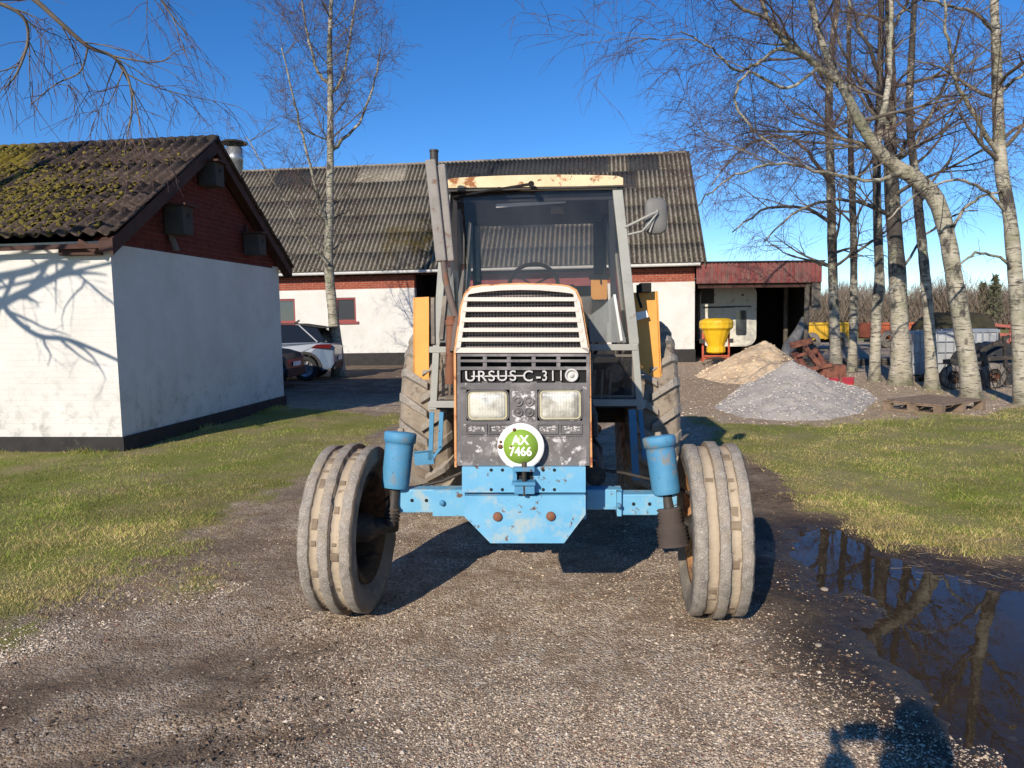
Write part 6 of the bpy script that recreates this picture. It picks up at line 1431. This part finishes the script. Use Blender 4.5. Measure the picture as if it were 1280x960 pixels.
# ---------------------------------------------------------------- cars
def carpaint(name, c):
    t = NT(name); t.col(c); t.rough(.3); t.b.inputs['Metallic'].default_value = .0; t.b.inputs['Coat Weight'].default_value = .5; t.b.inputs['Coat Roughness'].default_value = .08; return t.m
M_CG = NT('car_glass'); M_CG.col((.012, .014, .016)); M_CG.rough(.04); M_CG = M_CG.m
M_TY = weathered('car_tyre', (.018, .018, .018), (.03, .03, .03), rough=.85); M_AL = weathered('alloy', (.45, .46, .48), (.5, .5, .52), rough=.35, metal=.8, bump=.05)
M_TAIL = NT('tail_lamp'); M_TAIL.col((.10, .01, .01)); M_TAIL.rough(.08); M_TAIL = M_TAIL.m
M_TRIMB = weathered('black_trim', (.015, .015, .016), (.022, .022, .022), rough=.6)
def car(loc, rot, label, paint, L=4.3, Wd=1.78, H=1.60, suv=True, lamp_front=False):
    """rear end points to +x"""
    o = thing('parked_car', loc, label, 'car', rot, 'cars parked behind the shed'); hw = Wd/2; wr = .345; ax0, ax1 = -L/2+.85, L/2-.80
    gc = .24
    st = [(-L/2, .55, .72, .70), (-L/2+.12, .36, .86, .88), (-L/2+.45, .30, .95, .96), (-L/2+1.0, .26, 1.02, .99), (-L/2+1.35, .26, 1.04, 1), (0, .26, 1.06, 1), (L/2-1.0, .26, 1.08, 1), (L/2-.35, .28, 1.08, .98), (L/2-.10, .34, 1.04, .93), (L/2, .50, .94, .86)]
    # body shell with wheel openings: side profile polygon cut by arches
    def arch(cx): return [(cx+(wr+.07)*math.cos(a), wr+(wr+.07)*math.sin(a)) for a in [R(200-k*22) for k in range(11)]] if False else [(cx+(wr+.075)*math.cos(R(195-21*k)), wr+.02+(wr+.075)*math.sin(R(195-21*k))) for k in range(11)]
    xs = [s_[0] for s_ in st]
    top = [(x, t_) for x, _, t_, _ in st][::-1]
    bot = [(-L/2, .50), (-L/2+.12, .30)]+[p for p in arch(ax0)]+[(0, gc)]+[p for p in arch(ax1)]+[(L/2-.10, .32), (L/2, .46)]
    bot = [(x, max(z_, gc)) for x, z_ in bot]
    prof = bot+top
    b = MB(); n = len(prof)
    def wf(x, z_):
        f = float(np.interp(x, xs, [s_[3] for s_ in st])); k = 1-max(0, z_-.75)*.16-max(0, .5-z_)*.10; return hw*f*k
    rows = []
    for s_, sgn in ((1, -1), (.93, -1), (.93, 1), (1, 1)):
        pass
    vs = [(x, -wf(x, z_), z_) for x, z_ in prof]+[(x, wf(x, z_), z_) for x, z_ in prof]
    b.add(vs, [tuple(range(n)), tuple(range(2*n-1, n-1, -1))]+[(i, n+i, n+(i+1) % n, (i+1) % n) for i in range(n)])
    body = b.build('body', paint, o, bevel=.035)
    # greenhouse
    gl0 = [(-L/2+1.05, 1.03), (-L/2+1.75, H-.07), (-.1, H), (L/2-1.0, H-.03), (L/2-.45, H-.12), (L/2-.22, 1.08)]
    b = MB(); m = len(gl0); inn = lambda z_: hw*(.93-.22*(z_-1.03)/(H-1.03))
    vs = [(x, -inn(z_), z_) for x, z_ in gl0]+[(x, inn(z_), z_) for x, z_ in gl0]
    b.add(vs, [tuple(range(m)), tuple(range(2*m-1, m-1, -1))]+[(i, m+i, m+(i+1) % m, (i+1) % m) for i in range(m)]); b.build('glasshouse', M_CG, body, bevel=.03)
    b = MB(); rt = [(x, z_) for x, z_ in gl0[1:5]]; k = len(rt)
    vs = [(x, s_*inn(z_)*1.01, z_+dz) for dz in (.012, .035) for s_ in (-1, 1) for x, z_ in rt]
    b.add(vs, [(i, i+1, k+i+1, k+i) for i in range(k-1)]+[(2*k+i, 2*k+i+1, 3*k+i+1, 3*k+i) for i in range(k-1)]+[(i, i+1, 2*k+i+1, 2*k+i) for i in range(k-1)]+[(k+i, k+i+1, 3*k+i+1, 3*k+i) for i in range(k-1)])
    b.build('roof', M_TRIMB if suv else paint, body)
    b = MB()
    for s_ in (-1, 1):
        for (xa, za, xb2, zb2, w2) in ((L/2-.95, H-.04, L/2-.42, 1.08, .15), (.0, H-.02, -.02, 1.06, .05), (-L/2+1.05, 1.03, -L/2+1.75, H-.07, .05)):
            b.bar((xa, s_*inn(za)*1.0, za), (xb2, s_*inn(zb2)*1.0, zb2), .03, w2, up=(0, 1, 0))
    b.build('pillar', paint, body)
    b = MB(); b.box(L/2-.52, L/2-.08, -hw*.72, hw*.72, H-.13, H-.09); b.build('spoiler', M_TRIMB, body, bevel=.01)
    b = MB(); b.bar((.9, 0, H+.01), (1.05, 0, H+.10), .03, .05); b.build('aerial', M_TRIMB, body)
    for s_ in (-1, 1):
        b = MB(); b.prism([(L/2-.62, .93), (L/2-.06, .90), (L/2-.06, 1.02), (L/2-.45, 1.02)], s_*(hw*.93), s_*(hw*.99)); b.build('tail_lamp', M_TAIL, body, bevel=.01)
        b = MB(); b.prism([(-L/2+.10, .70), (-L/2+.55, .78), (-L/2+.55, .84), (-L/2+.12, .82)], s_*(hw*.86), s_*(hw*.985)); b.build('headlight', M_AL, body, bevel=.01)
        b = MB()
        for cx in (ax0, ax1):
            a_ = [(cx+(wr+.05)*math.cos(R(190-20*q_)), wr+.02+(wr+.05)*math.sin(R(190-20*q_))) for q_ in range(11)]; c_ = [(cx+(wr+.12)*math.cos(R(190-20*q_)), wr+.02+(wr+.12)*math.sin(R(190-20*q_))) for q_ in range(11)]
            for i in range(10):
                b.add([(a_[i][0], s_*hw*.95, a_[i][1]), (a_[i+1][0], s_*hw*.95, a_[i+1][1]), (c_[i+1][0], s_*hw*.95, c_[i+1][1]), (c_[i][0], s_*hw*.95, c_[i][1]), (a_[i][0], s_*hw*1.005, a_[i][1]), (a_[i+1][0], s_*hw*1.005, a_[i+1][1]), (c_[i+1][0], s_*hw*1.005, c_[i+1][1]), (c_[i][0], s_*hw*1.005, c_[i][1])], [(4,5,6,7),(0,4,7,3),(0,1,5,4),(3,7,6,2)])
        b.box(ax0+wr+.1, ax1-wr-.1, min(s_*hw*.96, s_*hw*1.0), max(s_*hw*.96, s_*hw*1.0), .22, .34); b.build('wheel_arch', M_TRIMB, body)
        for cx in (ax0, ax1):
            b = MB(); y_ = s_*(hw-.13)
            b.lathe([(.22, -.10), (.31, -.105), (wr, -.07), (wr, .07), (.31, .105), (.22, .10)], (cx, y_, wr), 28, 'y', close=True); wl_ = b.build('wheel', M_TY, o)
            b = MB(); b.lathe([(.225, .0), (.225, s_*.09), (.21, s_*.09), (.20, s_*.05), (.001, s_*.05)], (cx, y_, wr), 24, 'y')
            for k in range(5): a = k*1.2566; b.bar((cx, y_+s_*.075, wr), (cx+.21*math.cos(a), y_+s_*.085, wr+.21*math.sin(a)), .05, .02, up=(0, 1, 0))
            b.build('rim', M_AL, wl_)
    b = MB(); b.box(L/2-.06, L/2+.02, -hw*.80, hw*.80, .30, .52); b.box(-L/2-.02, -L/2+.06, -hw*.75, hw*.75, .28, .5); b.build('bumper', M_TRIMB, body, bevel=.02)
    for xx in (L/2+.021, -L/2-.021):
        b = MB(); b.box(min(xx, xx+.01*(1 if xx > 0 else -1)), max(xx, xx+.01*(1 if xx > 0 else -1)), -.26, .26, .55, .66); b.build('licence_plate', M_WHITE, body)
    b = MB(); b.box(L/2-.02, L/2+.012, -hw*.8, hw*.8, .88, .93); b.build('lamp_bar', M_TAIL, body)
    return o
q = P(383, 470, 20.8)
# rear axle sits at px 385
rr_ = R(3); Lx = 4.3/2-.80
cxy = Vector((q.x, q.y, 0))-Matrix.Rotation(rr_, 3, 'Z') @ Vector((Lx, -.76, 0))
car(cxy, rr_, 'silver blue crossover car half hidden behind the white shed', carpaint('silver_blue_paint', (.13, .165, .22)))
q = P(371, 476, 18.9); rr2 = R(176)
c2 = Vector((q.x, q.y, 0))-Matrix.Rotation(rr2, 3, 'Z') @ Vector((-4.0/2, 0, 0))
c2.y += .0
car(c2, rr2, 'dark blue black car whose nose shows low behind the corner of the shed', carpaint('black_paint', (.008, .012, .024)), L=4.0, Wd=1.7, H=1.42, suv=False)

# ---------------------------------------------------------------- loose pieces near the puddle
M_STONE = weathered('field_stone', (.22, .18, .14), (.32, .27, .22), rough=.9)
for px, py, r, lb in ((1031,731,.026,'pale flat stone at the left end of the puddle'),(1023,806,.018,'pale pebble on the wet mud left of the puddle')):
    gx_, gy_ = G(px, py); b = MB(); rg = random.Random(px)
    b.lathe([(.001, -r*.3), (r*.9, -r*.2), (r, 0.0), (r*.8, r*.35), (.001, r*.5)], (0,0,0), 9); b.v = [tuple(Vector(v)*rg.uniform(.85, 1.12)) for v in b.v]
    tag(b.build('stone', M_STONE, loc=(gx_, gy_, float(height(np.array([gx_]), np.array([gy_]))[0])+r*.1)), lb, 'stone')
rg = random.Random(12); tw = Tw()
for i in range(210):
    if i < 150: x, y = G(rg.uniform(1120, 1290), rg.uniform(665, 730))
    elif i < 250: x, y = G(rg.uniform(0, 420), rg.uniform(760, 950))
    else: x, y = G(rg.uniform(980, 1290), rg.uniform(600, 960))
    z_ = float(height(np.array([x]), np.array([y]))[0])+.008; a = rg.uniform(0, 6.28); L_ = rg.uniform(.03, .13)*(1 if i % 8 else 1.8)
    pts = [Vector((x+math.cos(a)*L_*k+rg.gauss(0, .006), y+math.sin(a)*L_*k+rg.gauss(0, .006), z_+rg.uniform(0, .012))) for k in (-.5, -.17, .17, .5)]
    tw.add(pts, .0018, .0010)
o = tw.build('fallen_twigs', weathered('dead_twig', (.16, .12, .085), (.30, .24, .17), rough=.9), None); tag(o, 'thin fallen birch twigs strewn over the mud and grass', 'twigs', kind='stuff')
gl_ = G(8, 527); o = None
gx_, gy_ = G(6, 757)
b = MB(); rg = random.Random(3); b.lathe([(.001, -.01), (.06, 0), (.065, .02), (.03, .045), (.001, .05)], (0,0,0), 10); b.v = [tuple(Vector(v)*rg.uniform(.8, 1.2)) for v in b.v]
# ---------------------------------------------------------------- the photographer, standing behind the camera: casts the shadow at lower right
pr_ = thing('person', (.13, -.50, 0), 'person in a dark jacket behind the camera whose shadow falls at lower right', 'person')
M_SKIN = weathered('skin', (.48, .28, .20), (.54, .33, .24), rough=.55, bump=.05); M_JACKET = weathered('dark_jacket', (.02, .025, .035), (.03, .035, .05), rough=.85); M_JEANS = weathered('jeans', (.03, .05, .09), (.05, .07, .12), rough=.9)
RS = 1.35
def ensure(name, nodes, edges, mat, parent, sub=2):
    import bmesh
    bm = bmesh.new(); ly = bm.verts.layers.skin.verify(); vs = [bm.verts.new(n[0]) for n in nodes]
    for v, n in zip(vs, nodes): v[ly].radius = (n[1]*RS, (n[2] if len(n) > 2 else n[1])*RS)
    vs[0][ly].use_root = True
    for a, c in edges: bm.edges.new((vs[a], vs[c]))
    me = bpy.data.meshes.new(name); bm.to_mesh(me); bm.free(); me.materials.append(mat); o = bpy.data.objects.new(name, me); COL.objects.link(o); o.parent = parent
    m = o.modifiers.new('skin', 'SKIN'); m.use_smooth_shade = True; s_ = o.modifiers.new('sub', 'SUBSURF'); s_.levels = sub; s_.render_levels = sub; return o
N_ = [((0,0,.95),.16,.11),((0,0,1.15),.22,.15),((0,0,1.36),.25,.15),((0,.0,1.48),.08,.07),((0,.01,1.55),.055),((0,.02,1.64),.10,.11),((0,.02,1.73),.07,.085),
 ((-.22,0,1.40),.085),((-.36,.10,1.16),.06),((-.20,.27,1.44),.05),((-.18,.30,1.50),.04),((.22,0,1.40),.085),((.36,.10,1.16),.06),((.00,.27,1.44),.05),((-.02,.30,1.50),.04),
 ((-.10,0,.88),.095),((-.13,.02,.50),.065),((-.14,-.02,.10),.045),((-.15,.14,.035),.04),((.10,0,.88),.095),((.14,.0,.50),.065),((.16,-.03,.10),.045),((.18,.13,.035),.04)]
E_ = [(0,1),(1,2),(2,3),(3,4),(4,5),(5,6),(2,7),(7,8),(8,9),(9,10),(2,11),(11,12),(12,13),(13,14),(0,15),(15,16),(16,17),(17,18),(0,19),(19,20),(20,21),(21,22)]
bd = ensure('body', N_, E_, M_JACKET, pr_)
RS = 1.0
for sx, hx in ((-1, -.18), (1, -.02)):
    for k in range(4):
        z0 = 1.50+.018*k; b_ = [((hx, .30, z0-.01), .010), ((hx-sx*-.02, .325, z0+.005), .009), ((hx-sx*-.045, .33, z0+.008), .008)]
        ensure('finger', b_, [(0,1),(1,2)], M_SKIN, pr_, 1)
    ensure('thumb', [((hx, .30, 1.49), .011), ((hx-sx*-.015, .30, 1.525), .010), ((hx-sx*-.035, .305, 1.545), .009)], [(0,1),(1,2)], M_SKIN, pr_, 1)
b = MB(); b.lathe([(.001, .11), (.05, .10), (.085, .06), (.10, .0), (.095, -.05)], (0, .015, 1.71), 20); b.build('hair', weathered('brown_hair', (.03, .02, .012), (.05, .03, .02), rough=.9, bump=.8), pr_)
ph = thing('phone', (.03, -.19, 1.555), 'black phone held up by the person behind the camera', 'phone')
b = MB(); b.prism(rrect(-.075, -.037, .075, .037, .01), -.004, .004); b.build('case', M_BLACK, ph, bevel=.002)
